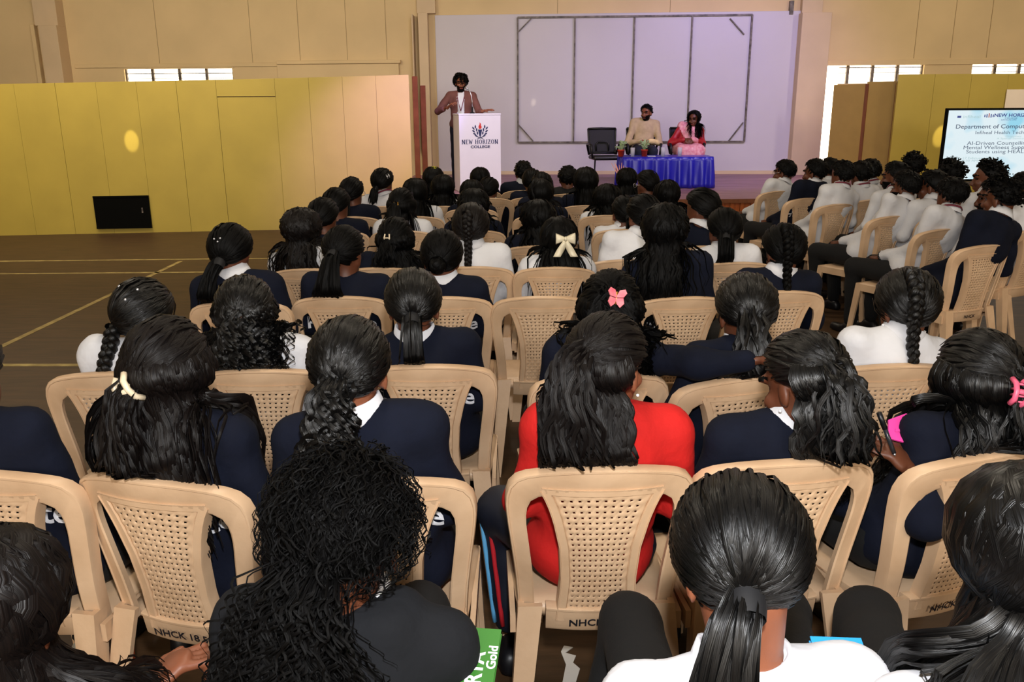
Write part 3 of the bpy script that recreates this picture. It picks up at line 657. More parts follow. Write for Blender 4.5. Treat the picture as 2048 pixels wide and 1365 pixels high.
def joinh(parts):
    Vs, Qs, Us, o = [], [], [], 0
    for p in parts:
        V, Q = p[0], p[1]; U = p[2] if len(p) > 2 else np.stack([np.arange(len(V)) % 8 * .7, V[:, 2] * 4], 1)
        Vs.append(V); Qs.append(Q + o); Us.append(U); o += len(V)
    return np.concatenate(Vs), np.concatenate(Qs), np.concatenate(Us)
def join(parts):
    Vs, Qs, o = [], [], 0
    for V, Q in parts: Vs.append(V); Qs.append(Q + o); o += len(V)
    return np.concatenate(Vs), np.concatenate(Qs)
def wrinkle(V, Q, amp, rng, fr=(20, 55), n=5):
    N = vnormals(V, Q); d = np.zeros(len(V))
    for _ in range(n):
        k = rng.normal(size=3); k[2] *= 1.6; k = k / np.linalg.norm(k) * rng.uniform(*fr); w2 = rng.normal(size=3) * 9
        d += np.sin(V @ k + 1.3 * np.sin(V @ w2 + rng.uniform(0, 6)) + rng.uniform(0, 6))
    return V + N * (d * amp / math.sqrt(n))[:, None]

# ------------------------------------------------------------------ hair
S0 = V3(0, -.012, .026); SR = V3(.079, .099, .090)       # hair-bearing skull, in head space (x right, y face, z up)
def dirs(az, el): return np.stack([np.cos(el) * np.sin(az), np.cos(el) * np.cos(az), np.sin(el)], -1)
def hairline(az, male=False):                            # lowest elevation that carries hair, by azimuth from the face
    a = np.abs((az + np.pi) % (2 * np.pi) - np.pi)
    return np.interp(a, np.radians([0, 35, 60, 78, 92, 105, 130, 180]), np.radians([42, 36, 18, -4, -8, -26, -46, -50] if not male else [40, 36, 22, 2, -14, -28, -44, -46]))
def cap_mesh(th, rng, lump=0.0, male=False, lf=14):
    na, ne = 44, 18; V = []
    az = np.linspace(-np.pi, np.pi, na, endpoint=False); lo = hairline(az, male)
    ph = rng.uniform(0, 6, 6)
    for j in range(ne + 2):
        t = min(j / (ne - 1), 1.0); el = np.pi / 2 * .995 + (lo - np.pi / 2) * t; d = dirs(az, el)
        k = th * np.clip((1 - t) * 6 + .35, 0, 1)[..., None] if np.ndim(t) else th * min(1, (1 - t) * 6 + .35)
        r = SR + k
        if j >= ne: r = SR - .012 * (j - ne + 1)
        P = S0 + d * r
        if lump: P = P + d * (lump * (np.sin(P @ V3(lf * 5, 30, 20) + ph[0]) + np.sin(P @ V3(-40, lf * 4, 35) + ph[1]) + np.sin(P @ V3(25, -30, lf * 5) + ph[2])))[:, None]
        V.append(P)
    V = np.concatenate(V); Q = [(j * na + i, (j + 1) * na + i, (j + 1) * na + (i + 1) % na, j * na + (i + 1) % na) for j in range(ne + 1) for i in range(na)]
    U = np.stack([np.tile(np.sin(az) * 8 + np.cos(az) * 3, ne + 2), np.repeat(np.arange(ne + 2) / ne, na)], 1)
    return V, np.array(Q), U
def ribbons(P, wd, nh, rng, roll=.5, tip=.25):           # P (n,m,3) paths, nh (n,m,3) outward hints
    n, m, _ = P.shape; T = np.gradient(P, axis=1); T /= np.linalg.norm(T, axis=2, keepdims=True) + 1e-9
    B = np.cross(T, nh); B /= np.linalg.norm(B, axis=2, keepdims=True) + 1e-9; N = np.cross(B, T)
    a = rng.normal(0, roll, (n, 1, 1)); B, N = B * np.cos(a) + N * np.sin(a), N * np.cos(a) - B * np.sin(a)
    t = np.linspace(0, 1, m)[None, :, None]; w_ = np.asarray(wd).reshape(-1, 1, 1) * (1 - (1 - tip) * t ** 3) * np.clip(t * 8 + .5, 0, 1) / 2
    V = np.stack([P - B * w_, P + N * w_ * .35, P + B * w_], 2).reshape(-1, 3)
    b = (np.arange(n)[:, None] * m + np.arange(m - 1)[None]).ravel() * 3; Q = []
    for c in (0, 1): Q.append(np.stack([b + c, b + c + 1, b + c + 4, b + c + 3], 1))
    u = np.broadcast_to(np.array([0, .5, 1.0])[None, None] + rng.uniform(0, 40, (n, 1, 1)), (n, m, 3)); vv = np.broadcast_to(np.linspace(0, 1, m)[None, :, None], (n, m, 3))
    return V, np.concatenate(Q), np.stack([u, vv], -1).reshape(-1, 2)
def slerp(a, b, t):
    c = np.clip((a * b).sum(-1), -1, .99999); o = np.arccos(c)[..., None, None]; s_ = np.sin(o) + 1e-9; t = t[None, :, None]
    return np.sin((1 - t) * o) / s_ * a[:, None] + np.sin(t * o) / s_ * b[:, None]
def field(prims, P, k=.03):
    d = np.full(P.shape[:-1], 9.0)
    for p in prims: d = smin(d, pd(p, P), k)
    return d
def push(prims, P, off):
    d = field(prims, P); e = .004
    g = np.stack([field(prims, P + np.eye(3)[i] * e) - d for i in range(3)], -1); g /= np.linalg.norm(g, axis=-1, keepdims=True) + 1e-9
    return P + g * np.maximum(off - d, 0)[..., None]
BACK = [None]; LIMX = [0.0]
def fall(p, v, L, m, prims, off, grav=.3, drift=None):   # let strands drop from p with heading v
    out = [p]; n = len(p); L = np.broadcast_to(np.asarray(L, float), (n,)); off = np.broadcast_to(np.asarray(off, float), (n,))
    for i in range(m - 1):
        v = v * (1 - grav) + V3(0, 0, -1) * grav
        if drift is not None: v = v + drift * .02
        v = v / np.linalg.norm(v, axis=1, keepdims=True); p = p + v * (L / (m - 1))[:, None]; q = push(prims, p, off)
        q[:, 0] = np.clip(q[:, 0], LIMX[0] - .17, LIMX[0] + .17)
        if BACK[0] is not None:
            bz = BACK[0] + .085 * (1 - (q[:, 2] - SEATZ) / BACKH) + .05 * (q[:, 0] / .23) ** 2 + .02; q[:, 1] = np.where((q[:, 2] < .875) & (q[:, 2] > .3) & (np.abs(q[:, 0]) < .24), np.maximum(q[:, 1], bz), q[:, 1])
        v = .5 * v + .5 * (q - out[-1]) / (np.linalg.norm(q - out[-1], axis=1, keepdims=True) + 1e-9); p = q; out.append(p)
    return np.stack(out, 1)
def curl(P, amp, lam, rng, ramp=True):
    n, m, _ = P.shape; L = np.concatenate([np.zeros((n, 1)), np.cumsum(np.linalg.norm(np.diff(P, axis=1), axis=2), 1)], 1)
    ph = rng.uniform(0, 2 * np.pi, (n, 1)); lam = lam * rng.uniform(.8, 1.25, (n, 1)); r = np.clip(L / .06, 0, 1) if ramp else 1
    a = amp * rng.uniform(.6, 1.3, (n, 1)) * r; k = 2 * np.pi * L / lam + ph
    return P + np.stack([a * np.cos(k), a * .7 * np.sin(k * .93), .4 * a * np.sin(k)], 2)
def tube_np(P, r, seg=8):
    m = MB(); m.tube([tuple(p) for p in P], [float(x) for x in r], seg); Q = [f for f in m.f if len(f) == 4]
    return np.array(m.v), np.array(Q)

def hair(style, Hc, HM, prims, rng, n, o):
    """returns dict name -> (V, Q); strands live in the person's space"""
    W = lambda P: P @ HM.T + Hc
    prt = []; extra = {}; m1 = 7; th = o.get('th', .013); cu = o.get('curl', 0); lam = o.get('lam', .05)
    skull = [ell(W(S0), SR + .004, HM)]; coll = list(prims) + skull; wdt = o.get('w', .0098) * (1 if n > 600 else 1.35 if n > 300 else 2.0)
    male = style in ('short', 'curlyshort')
    capv = cap_mesh(th * .75, rng, o.get('lump', .0), male, o.get('lf', 14)); prt.append((W(capv[0]), capv[1], capv[2]))
    def on_head(d0, d1, nn, t0=.0, lift=.004, m=m1, end=1.0):
        t = np.linspace(t0, end, m); D = slerp(d0, d1, t); th_ = th * (.7 + rng.uniform(0, .5, (len(d0), 1, 1))) + lift * np.sin(np.pi * np.clip(t, 0, 1))[None, :, None]
        P = S0 + D * (SR + th_); return P, D
    gaz, gel = math.radians(o.get('gaz', 180)), math.radians(o.get('gel', -12)); g = dirs(np.array(gaz), np.array(gel))
    def gather(nn, frac=1.0, amin=0, jit=.09):
        az = rng.uniform(-np.pi, np.pi, nn); az = az[np.abs(az) <= math.pi]; lo = hairline(az); top = math.radians(o.get('split', -90))
        el = np.maximum(lo, top) + rng.uniform(0, 1, len(az)) ** 2 * (1.25 - np.maximum(lo, top)) * .8; d0 = dirs(az, el)
        d1 = g + rng.normal(0, jit, (len(az), 3)); d1 /= np.linalg.norm(d1, axis=1, keepdims=True); P, D = on_head(d0, d1, nn, end=.97)
        if cu: P = curl(P, cu * .35, lam, rng)
        P, D = W(P), D @ HM.T; prt.append(ribbons(P, wdt * rng.uniform(.6, 1.3, len(P)), D, rng, .16, .7))
    MT = 14 if n > 600 else 10
    ML = lambda L: max(MT, int(L / lam * 6)) if cu and lam < .09 and n > 600 else MT
    def tail(nn, L, spread, m=None, rad=.016, out=.6, grav=.3, side=0.0):
        m = m or ML(L); G = S0 + g * (SR + th - .006); q = rng.normal(0, 1, (nn, 3)) * rad * .5; q -= (q @ g)[:, None] * g; p = W(G + q); v = (g * out + V3(0, 0, -.3)) @ HM.T + rng.normal(0, .08, (nn, 3)) * spread + V3(side, 0, 0)
        P = fall(p, v, L * rng.uniform(.72, 1.0, nn), m, coll, .006 + rng.uniform(0, .03, nn) * (1 + spread), grav, rng.normal(0, 1, (nn, 3)) * V3(1, .6, 0) * spread * 2.2)
        if cu: P = curl(P, cu, lam, rng)
        prt.append(ribbons(P, wdt * rng.uniform(.7, 1.5, nn), np.tile(V3(0, -1, .2), (nn, m, 1)), rng, .5, .2))
        C = P.mean(0); rr = np.linalg.norm(P - C[None], axis=2).mean(0) * .62; prt.append(tube_np(C, np.clip(rr, .004, .05) * np.linspace(1, .3, m)))
    def loose(nn, L, back=64, m=None, lowonly=False):
        m = m or ML(L)
        az = rng.uniform(math.radians(back), math.pi, nn) * rng.choice([-1, 1], nn)
        if lowonly:
            el0 = np.maximum(np.interp(np.abs(az), [0, np.pi], [.5, .05]), hairline(az)) ; d0 = dirs(az, el0)
        else:
            y = rng.uniform(-.9, .55, nn); d0 = np.stack([np.sign(az) * .06 * rng.uniform(.2, 1.5, nn), y * .85, np.sqrt(np.clip(1 - (y * .85) ** 2, .05, 1))], 1); d0 /= np.linalg.norm(d0, axis=1, keepdims=True)
        d1 = dirs(az, np.interp(np.abs(az), np.radians([40, 75, 110, 180]), np.radians([-30, -38, -40, -32])))
        P, D = on_head(d0, d1, nn, lift=.010); t = np.arange(nn); v = P[:, -1] - P[:, -2]; v /= np.linalg.norm(v, axis=1, keepdims=True)
        Pw = W(P); dr = rng.normal(0, 1, (nn, 3)) * V3(1.0, .5, 0) * o.get('spread', .6); dr[:, 0] += np.sign(az) * o.get('flare', .3)
        Fp = fall(Pw[:, -1], (v @ HM.T), L * rng.uniform(.75, 1.0, nn), m, coll, .005 + rng.uniform(0, .032, nn), .35, dr)
        A = np.concatenate([Pw, Fp[:, 1:]], 1)
        if cu: A = curl(A, cu, lam, rng)
        nh = np.concatenate([D @ HM.T, np.tile(((D[:, -1] * V3(1, 1, .2)) @ HM.T)[:, None], (1, m - 1, 1))], 1)
        prt.append(ribbons(A, wdt * rng.uniform(.7, 1.5, nn), nh, rng, .28, .2))
        k = max(24, nn // 12); i_ = rng.choice(nn, k, replace=False); prt.append(ribbons(push(coll, A[i_], .004) , np.full(k, .03), nh[i_], rng, .2, .3))
    def braid(L, start=None, r0=.017):
        pts = []
        if start is not None:
            for e in np.linspace(math.radians(start), gel, 7): pts.append(S0 + dirs(np.array(gaz), np.array(e)) * (SR + th + .008))
        else: pts.append(S0 + g * (SR + th + .006))
        pts = W(np.array(pts)); v = ((g * .35 + V3(0, 0, -1)) @ HM.T)[None]; Fp = fall(pts[-1:], v / np.linalg.norm(v), L, 22, coll, .014, .35, np.array([[o.get('bside', 0.0) * 3, 0, 0]]))[0]
        C = np.concatenate([pts[:-1], Fp]); C = catmull(C, 90); S_ = np.concatenate([[0], np.cumsum(np.linalg.norm(np.diff(C, axis=0), axis=1))]); tot = S_[-1]
        T = np.gradient(C, axis=0); T /= np.linalg.norm(T, axis=1, keepdims=True); X = np.tile(HM @ V3(1, 0, 0), (len(C), 1)); X -= T * (X * T).sum(1, keepdims=True); X /= np.linalg.norm(X, axis=1, keepdims=True); Yv = np.cross(T, X)
        sc = np.interp(S_ / tot, [0, .15, .7, .9, 1], [1.15 if start else .9, 1, .75, .5, .15]); bp = []
        for k in range(3):
            a = 2 * np.pi * S_ / o.get('pitch', .075) + k * 2 * np.pi / 3; off = (np.sin(a) * .8 * r0 * sc)[:, None] * X + (np.sin(2 * a) * .55 * r0 * sc)[:, None] * Yv; bp.append(tube_np(C + off, r0 * sc * .82, 8))
        extra['braid'] = joinh(bp)
        tie = tube_np(C[76:80], [r0 * .7] * 4, 8); extra['hair_tie'] = tie
    if style == 'pony':
        gather(int(n * .6)); tail(int(n * .45), o.get('L', .32), o.get('spread', .5), rad=o.get('rad', .016), out=o.get('out', .6), side=o.get('side', 0)); G = S0 + g * (SR + th + .002); a = W(G - g * .006); b = W(G + g * .022 + V3(0, 0, -.012)); extra['hair_tie'] = tube_np(np.array([a, (a + b) / 2, b]), [.024, .0255, .023], 12)
    elif style == 'loose': loose(n, o.get('L', .34), o.get('back', 64))
    elif style == 'half':
        loose(int(n * .6), o.get('L', .36), o.get('back', 75), lowonly=True); gather(int(n * .35), jit=.16); tail(int(n * .3), o.get('L2', .26), .9, rad=.024, out=.3)
    elif style == 'braid': gather(int(n * .75), jit=.12); braid(o.get('L', .36), o.get('start'))
    elif style == 'bun':
        gather(int(n * .7), jit=.2); c = S0 + g * (SR + .03); b = W(c); d0 = rng.normal(size=(int(n * .3), 3)); d0 /= np.linalg.norm(d0, axis=1, keepdims=True); d1 = np.cross(d0, g @ HM.T); d1 /= np.linalg.norm(d1, axis=1, keepdims=True); D = slerp(d0, d1, np.linspace(0, 1, 8)); prt.append(ribbons(b + D * .036, np.full(len(D), wdt * 1.6), D, rng, .3, .8)); e = sdf_mesh([ell(b, (.035, .035, .033))], .008); prt.append(e)
    elif style == 'curly':
        az = rng.uniform(-np.pi, np.pi, n); lo = hairline(az); u = rng.uniform(0, 1, n); el = np.arcsin(np.sin(lo) + (1 - np.sin(lo)) * u); d0 = dirs(az, el)
        tgt = d0 + V3(0, -.35, -.75) + rng.normal(0, .35, (n, 3)); tgt /= np.linalg.norm(tgt, axis=1, keepdims=True); t = np.linspace(0, 1, 18 if n > 1200 else 10); D = slerp(d0, tgt, t * .8)
        P = S0 + D * (SR + th * .5 + o.get('puff', .03) * (np.sin(t * 2.2)[None, :, None] * rng.uniform(.3, 1.15, (n, 1, 1)))); P = W(curl(P, cu or .006, lam, rng)); prt.append(ribbons(P, wdt * rng.uniform(.6, 1.2, n), D @ HM.T, rng, .9, .3))
        if o.get('L'): tail(int(n * .55), o['L'], o.get('spread', 1.2), rad=.04, out=o.get('out', .7), grav=.2, side=o.get('side', 0))
    elif style in ('short', 'curlyshort'):
        az = rng.uniform(-np.pi, np.pi, n); lo = hairline(az, True); u = rng.uniform(0, 1, n) ** .8; el = np.arcsin(np.clip(np.sin(lo) + (1 - np.sin(lo)) * u, -1, 1)); d0 = dirs(az, el); fl = V3(.2, .25, -.5) if style == 'short' else V3(0, 0, 0)
        d1 = d0 + fl * .8 + rng.normal(0, .25 if style != 'short' else .1, (n, 3)); d1 /= np.linalg.norm(d1, axis=1, keepdims=True); t = np.linspace(0, 1, 7); D = slerp(d0, d1, t * .55)
        P = S0 + D * (SR + th * .6 + o.get('puff', .012) * np.sin(t * 1.9)[None, :, None] * rng.uniform(.3, 1.2, (n, 1, 1)) * np.clip((el - lo) * 3, .15, 1)[:, None, None])
        if style == 'curlyshort': P = curl(P, .007, .03, rng, False)
        P = W(P); prt.append(ribbons(P, wdt * rng.uniform(.7, 1.3, n), D @ HM.T, rng, .6 if style != 'short' else .2, .3))
    extra['hair'] = joinh(prt); extra['_g'] = (W(S0 + g * (SR + th + .01)), (g @ HM.T))
    return extra

# ------------------------------------------------------------------ people
def hand_prims(w_, d, up, side, curlf=.5, spread=.16):
    """palm and five fingers; d = pointing direction, up = back of hand, side = +1 thumb towards lat"""
    d = d / np.linalg.norm(d); up = up - d * (up @ d); up /= np.linalg.norm(up); lat = np.cross(d, up) * side; M = np.stack([lat, d, up], 1)
    P = [cap(w_ - d * .03, w_ + d * .01, .021, .02), ell(w_ + d * .045, (.036, .048, .015), M)]
    for k, (o_, L) in enumerate(((.027, .070), (.009, .080), (-.009, .074), (-.027, .058))):
        b = w_ + d * .082 + lat * o_; dd = d + lat * (o_ / .027) * spread; dd /= np.linalg.norm(dd); c = curlf * (1 + .12 * k)
        a1 = dd * math.cos(c) - up * math.sin(c); a2 = dd * math.cos(2.1 * c) - up * math.sin(2.1 * c); k1 = b + a1 * L * .52; P += [cap(b - dd * .02, k1, .0088, .008), cap(k1, k1 + a2 * L * .48, .008, .0065)]
    tb_ = w_ + d * .03 + lat * .03; t1 = tb_ + (lat * .75 + d * .6 - up * .25) * .036; P += [cap(w_ + d * .02 + lat * .015, tb_, .013, .011), cap(tb_, t1, .011, .0095), cap(t1, t1 + (lat * .35 + d * .9 - up * .3) * .032, .0095, .0075)]
    return P
def head_prims(Hc, HM, face=False):
    W = lambda *p: Hc + HM @ V3(*p); P = [ell(W(0, -.012, .024), (.074, .094, .086), HM), ell(W(0, .022, -.045), (.057, .066, .080), HM), ell(W(0, .052, -.098), (.026, .026, .022), HM)]
    for s_ in (-1, 1): P.append(ell(W(s_ * .076, -.004, -.022), (.009, .019, .031), HM @ rot(0, 0, 0) @ np.array(Matrix.Rotation(s_ * .35, 3, 'Z'))))
    if face:
        P += [cap(W(0, .086, -.005), W(0, .104, -.042), .008, .0125), ell(W(0, .100, -.046), (.018, .010, .010), HM), ell(W(0, .080, .022), (.055, .02, .014), HM), ell(W(0, .084, -.072), (.024, .010, .010), HM)]
        for s_ in (-1, 1): P.append(ell(W(s_ * .038, .062, -.035), (.022, .022, .02), HM))
    return P
M_EYE = mat('dark_eye', '120C0A', .2, 0); M_LIP = mat('lip', '7A3A34', .45, .05); M_BEARD = HAIRM
def shell(V, Q, Hc, HM, pred, off):
    L = (V - Hc) @ HM; c = L[Q].mean(1); k = pred(c); q = Q[k]
    if not len(q): return None
    u, inv_ = np.unique(q, return_inverse=True); N = vnormals(V, Q); return V[u] + N[u] * off, inv_.reshape(-1, 4)
def collar_mesh(c, M, r=.062, h=.04, flare=.016):
    V = []; n = 28
    for j, (rr, z) in enumerate(((r - .003, -.005), (r - .004, h), (r + .002, h + .002), (r + flare, -.008), (r + flare - .004, -.010))):
        for k in range(n):
            a = 2 * math.pi * k / n; y = math.sin(a); dip = -.022 * max(0, y) ** 2
            V.append(c + M @ V3(math.cos(a) * rr * 1.02, y * rr * .95, z + dip + (.006 * math.cos(a) ** 2 if j < 3 else -.012 * max(0, -y) ** 3)))
    Q = [(j * n + k, j * n + (k + 1) % n, (j + 1) * n + (k + 1) % n, (j + 1) * n + k) for j in range(4) for k in range(n)]
    return np.array(V), np.array(Q)
TOPM = {'navy': NAVY, 'white': WHITE, 'red': RED, 'black': BLACK, 'charcoal': CHARCOAL}
from mathutils.bvhtree import BVHTree
M_PRINT = mat('white_back_print', 'D8D8DC', .6, .02); M_TIE = mat('black_elastic', '0D0D10', .7); M_LAN = mat('maroon_lanyard', '6A1E30', .6, .05)
def person(label, x, y, yaw, top=None, head=(0, .17, 1.18), hyaw=0, hpitch=-4, hroll=0, cloth='navy', style='pony', ho=None, seed=1, lod=1, z=0, male=False, skin=1,
           collar=True, printed=None, lanyard=False, arms=None, hands=(False, False), knees=None, feet=None, trouser=None, face=False, beard=False, seat=.44, shoe=None, standing=False, build=True, hairmat=None, group='seated audience', cuff=.03, clothmat=None, sh=0, hoodie=False, earring=0, c7off=None):
    """head: top of the head in the person's own frame (chair frame).  lod 0 near, 1 middle, 2 far."""
    rng = np.random.default_rng(seed); ho = ho or {}; r = empty('person', (x, y, z), math.radians(yaw)); tag(r, label, 'person', group)
    HM = rot(hyaw - yaw, hpitch, hroll); ht = V3(*head); Hc = ht - HM @ V3(0, 0, .112) - V3(0, 0, .012)
    vox = (.0135, .019, .026)[lod]; sw = (.150, .172)[male]; dp = (.098, .108)[male]
    c7 = ht + V3(-.0 * ht[0], -.045, -.225); c7[0] = ht[0] * .9
    if c7off: c7 = c7 + V3(*c7off)
    hip = V3(0, .245, seat + .09) if not standing else V3(0, 0, .93)
    if standing: c7 = ht + V3(0, -.04, -.255)
    ax = c7 - hip; Lt = np.linalg.norm(ax); A = ax / Lt; X = V3(1, 0, 0); Yv = np.cross(A, X); Yv /= np.linalg.norm(Yv); Xv = np.cross(Yv, A); TM = np.stack([Xv, Yv, A], 1)
    if sh: TM = TM @ np.array(Matrix.Rotation(math.radians(sh), 3, 'Z'))
    bow = -.018 if not standing else 0
    def sp(t): return hip + ax * t + TM[:, 1] * bow * math.sin(math.pi * t)
    g = .0 if not male else .012
    def torso(e):
        P = [ell(sp(.02), (.165 + e + g * .3, .125 + e, .115 + e), TM), ell(sp(.3), (.140 + e + g, dp + e, .15 + e), TM), ell(sp(.62), (.148 + e + g, dp + .004 + e, .15 + e), TM), ell(sp(.84), (.138 + e + g, .078 + e, .075 + e), TM)]
        for s_ in (-1, 1): P.append(cap(sp(.95) + TM @ V3(s_ * .04, .0, 0), SH[s_], .042 + e, .044 + e))
        return P
    SH = {s_: sp(.875) + TM @ V3(s_ * sw, .012, .0) for s_ in (-1, 1)}
    AR = {}
    for i, s_ in enumerate((-1, 1)):
        a = (arms or {}).get('L' if s_ < 0 else 'R')
        if a is None: e_ = SH[s_] + V3(s_ * .055, .04, -.235 * Lt / .5); e_[2] = max(e_[2], seat + .13); w_ = V3(s_ * .075, .43, seat + .17)
        else: e_, w_ = V3(*a[0]), V3(*a[1])
        AR[s_] = (SH[s_], e_, w_)
    topp = torso(.012)
    for s_, (a, e_, w_) in AR.items():
        wv = w_ - (w_ - e_) / np.linalg.norm(w_ - e_) * cuff; topp += [cap(a, e_, .056 + g * .4, .047), cap(e_, wv, .047, .037)]
    if hoodie: topp += [cap(c7 + V3(-.07, -.05, -.01), c7 + V3(.07, -.05, -.01), .034), cap(c7 + V3(-.09, 0, .005), c7 + V3(-.06, -.05, -.01), .028), cap(c7 + V3(.09, 0, .005), c7 + V3(.06, -.05, -.01), .028)]
    # skin body: head, neck, trunk, arms, hands, legs in one mesh
    fine = []; hp = head_prims(Hc, HM, face); nk = cap(c7 + V3(0, .012, -.05), Hc + HM @ V3(0, -.022, -.05), .054, .050); body = [nk, ell(sp(.25), (.12, .08, .17), TM), ell(sp(.65), (.125, .08, .17), TM)]
    for s_, (a, e_, w_) in AR.items():
        body += [cap(sp(.88), a, .03, .034), cap(a, e_, .036, .030), cap(e_, w_, .030, .021)]; d = w_ - e_; hd = (arms or {}).get('hd' + ('L' if s_ < 0 else 'R'))
        hp_ = hand_prims(w_, V3(*hd[0]) if hd else d + V3(-s_ * .05, .1, -.05), V3(*hd[1]) if hd else V3(s_ * .3, 0, 1), -s_ if not hd or len(hd) < 5 else hd[4], hd[2] if hd else .55, hd[3] if hd else .08)
        if hands[0 if s_ < 0 else 1]: fine.append((hp_, .0048, .006))
        elif lod < 2: body += [ell(w_ + d / np.linalg.norm(d) * .05, (.03, .05, .022), None), ]; 
        else: body += [ell(w_ + d / np.linalg.norm(d) * .05, (.032, .05, .03))]
    LG = {}
    for i, s_ in enumerate((-1, 1)):
        if standing: h_ = hip + V3(s_ * .09, 0, -.06); k_ = V3(s_ * .1, .03, .5); f_ = V3(s_ * .11, -.02, .09)
        else: h_ = hip + V3(s_ * .09, .02, -.01); k_ = V3(s_ * .11, .62, seat + .075); f_ = V3(s_ * .11, .60, .1)
        if knees: k_ = V3(*knees[i])
        if feet: f_ = V3(*feet[i])
        LG[s_] = (h_, k_, f_)
    trp = [ell(sp(.0), (.168, .125, .10), TM)]
    for s_, (h_, k_, f_) in LG.items():
        trp += [cap(h_, k_, .088, .066), cap(k_, f_, .066, .050)]; body += [cap(h_, k_, .06, .045), cap(k_, f_ - V3(0, 0, .02), .045, .032)]
    if face or lod == 0:
        main = sdf_mesh(body, .024, .02); hd_ = sdf_mesh(hp + [nk], .0075 if face else .012, .014); prt = [main, hd_]
    else: main = sdf_mesh(body + hp, vox, .02); hd_ = None; prt = [main]
    prt += [sdf_mesh(p_, v_, k_) for p_, v_, k_ in fine]; V, Q = join(prt); obj('body', mesh_np('body', V, Q), SKIN[skin], r)
    if face:
        Vh, Qh = hd_
        for nm, mt_, pr, of in (('eyebrow', M_BEARD, lambda c: (np.abs(np.abs(c[:, 0]) - .034) < .019) & (np.abs(c[:, 2] - .024) < .0048) & (c[:, 1] > .04), .002), ('eye', M_EYE, lambda c: (np.abs(np.abs(c[:, 0]) - .032) < .014) & (np.abs(c[:, 2] + .002) < .006) & (c[:, 1] > .05), .0015), ('lips', M_LIP, lambda c: (np.abs(c[:, 0]) < .024) & (np.abs(c[:, 2] + .074) < .008) & (c[:, 1] > .06), .0015)) + ((('beard', M_BEARD, lambda c: (c[:, 1] > .0) & (c[:, 2] < -.035 - .02 * np.clip((.05 - np.abs(c[:, 0])) / .05, 0, 1) - .012 * (np.abs(c[:, 0]) < .03)) & (c[:, 2] > -.13) & ~((np.abs(c[:, 0]) < .022) & (np.abs(c[:, 2] + .074) < .007)) | ((np.abs(c[:, 0]) < .03) & (np.abs(c[:, 2] + .060) < .0065) & (c[:, 1] > .06)), .004),) if beard else ()):
            s2 = shell(Vh, Qh, Hc, HM, pr, of)
            if s2: obj(nm, mesh_np(nm, *s2), mt_, r)
    elif beard:
        s2 = shell(V, Q, Hc, HM, lambda c: (c[:, 1] > .015) & (c[:, 2] < -.045) & (c[:, 2] > -.14) & (np.abs(c[:, 0]) < .075), .005)
        if s2: obj('beard', mesh_np('beard', *s2), M_BEARD, r)
    # clothes
    Vt, Qt = sdf_mesh(topp, vox, .03, subs=[cap(c7 + V3(0, .015, .03), c7 + (Hc - c7) * 2, .046)]); Vt = wrinkle(Vt, Qt, (.005 if cloth != 'white' else .0062) * (1 if lod < 2 else .6), rng)
    tn = {'navy': 'sweater', 'red': 'sweater', 'white': 'shirt', 'black': 'shirt', 'charcoal': 'jacket'}[cloth]
    to = obj(tn, mesh_np(tn, Vt, Qt), clothmat or TOPM[cloth], r)
    Vp, Qp = sdf_mesh(trp, max(vox, .024) if not knees else .017, .03); Vp = wrinkle(Vp, Qp, .003, rng); obj('trousers', mesh_np('trousers', Vp, Qp), trouser or BLACK, r)
    for s_, (h_, k_, f_) in LG.items():
        fd = V3(.0, 1, 0) if not standing else V3(0, 1, 0); fz = V3(f_[0], f_[1], .0); Vs, Qs = sdf_mesh([cap(fz + fd * -.03 + V3(0, 0, .045), fz + fd * .02 + V3(0, 0, .05), .042, .045), cap(fz + fd * -.04 + V3(0, 0, .03), fz + fd * .15 + V3(0, 0, .032), .030, .032), ell(fz + fd * .05 + V3(0, 0, .012), (.045, .13, .014))], .019 if lod < 2 else .03, .02); Vs[:, 2] = np.maximum(Vs[:, 2], .002); obj('shoe', mesh_np('shoe', Vs, Qs), shoe or M_BPL, r)
    ND = (Hc + HM @ V3(0, -.02, -.06)) - c7; ND /= np.linalg.norm(ND); cx = V3(1, 0, 0) - ND * ND[0]; cx /= np.linalg.norm(cx); CMx = np.stack([cx, np.cross(ND, cx), ND], 1)
    if collar: obj('collar', mesh_np('collar', *collar_mesh(c7 + ND * (.0) + V3(0, .012, .0), CMx)), WHITE, r)
    if lanyard:
        n = 24; Vl = []
        for zz, rr in ((-.002, .076), (.012, .072)):
            for k in range(n): a = 2 * math.pi * k / n; Vl.append(c7 + V3(0, .012, .012) + CMx @ V3(math.cos(a) * rr * 1.04, math.sin(a) * rr, zz - .05 * max(0, math.sin(a))))
        o = obj('lanyard', mesh_np('lanyard', Vl, [(k, (k + 1) % n, n + (k + 1) % n, n + k) for k in range(n)]), M_LAN, r); o.modifiers.new('t', 'SOLIDIFY').thickness = .003
    if printed:
        bv = BVHTree.FromPolygons([tuple(p) for p in Vt], Qt.tolist())
        for s_, dx, zt in printed:
            me = text_mesh(s_, .085, 0, .0016, 'CENTER', 1.05).copy(); vs = [v.co.copy() for v in me.vertices]; zc = seat + .29 + zt
            for v, c in zip(me.vertices, vs):
                h = bv.ray_cast(Vector((dx + c.x, -.6, zc + c.y)), Vector((0, 1, 0))); v.co = (dx + c.x, (h[0].y if h[0] else .1) - .004, zc + c.y)
            obj('back_print', me, M_PRINT, to)
    if earring:
        o = MB(); o.lathe([(.0, -.004), (.004, -.002), (.004, .002), (.0, .004)], Hc + HM @ V3(earring * .082, .008, -.058), 8); o.build('earring', M_PRINT, r)
    LIMX[0] = Hc[0]; BACK[0] = None if standing or z else 0.0
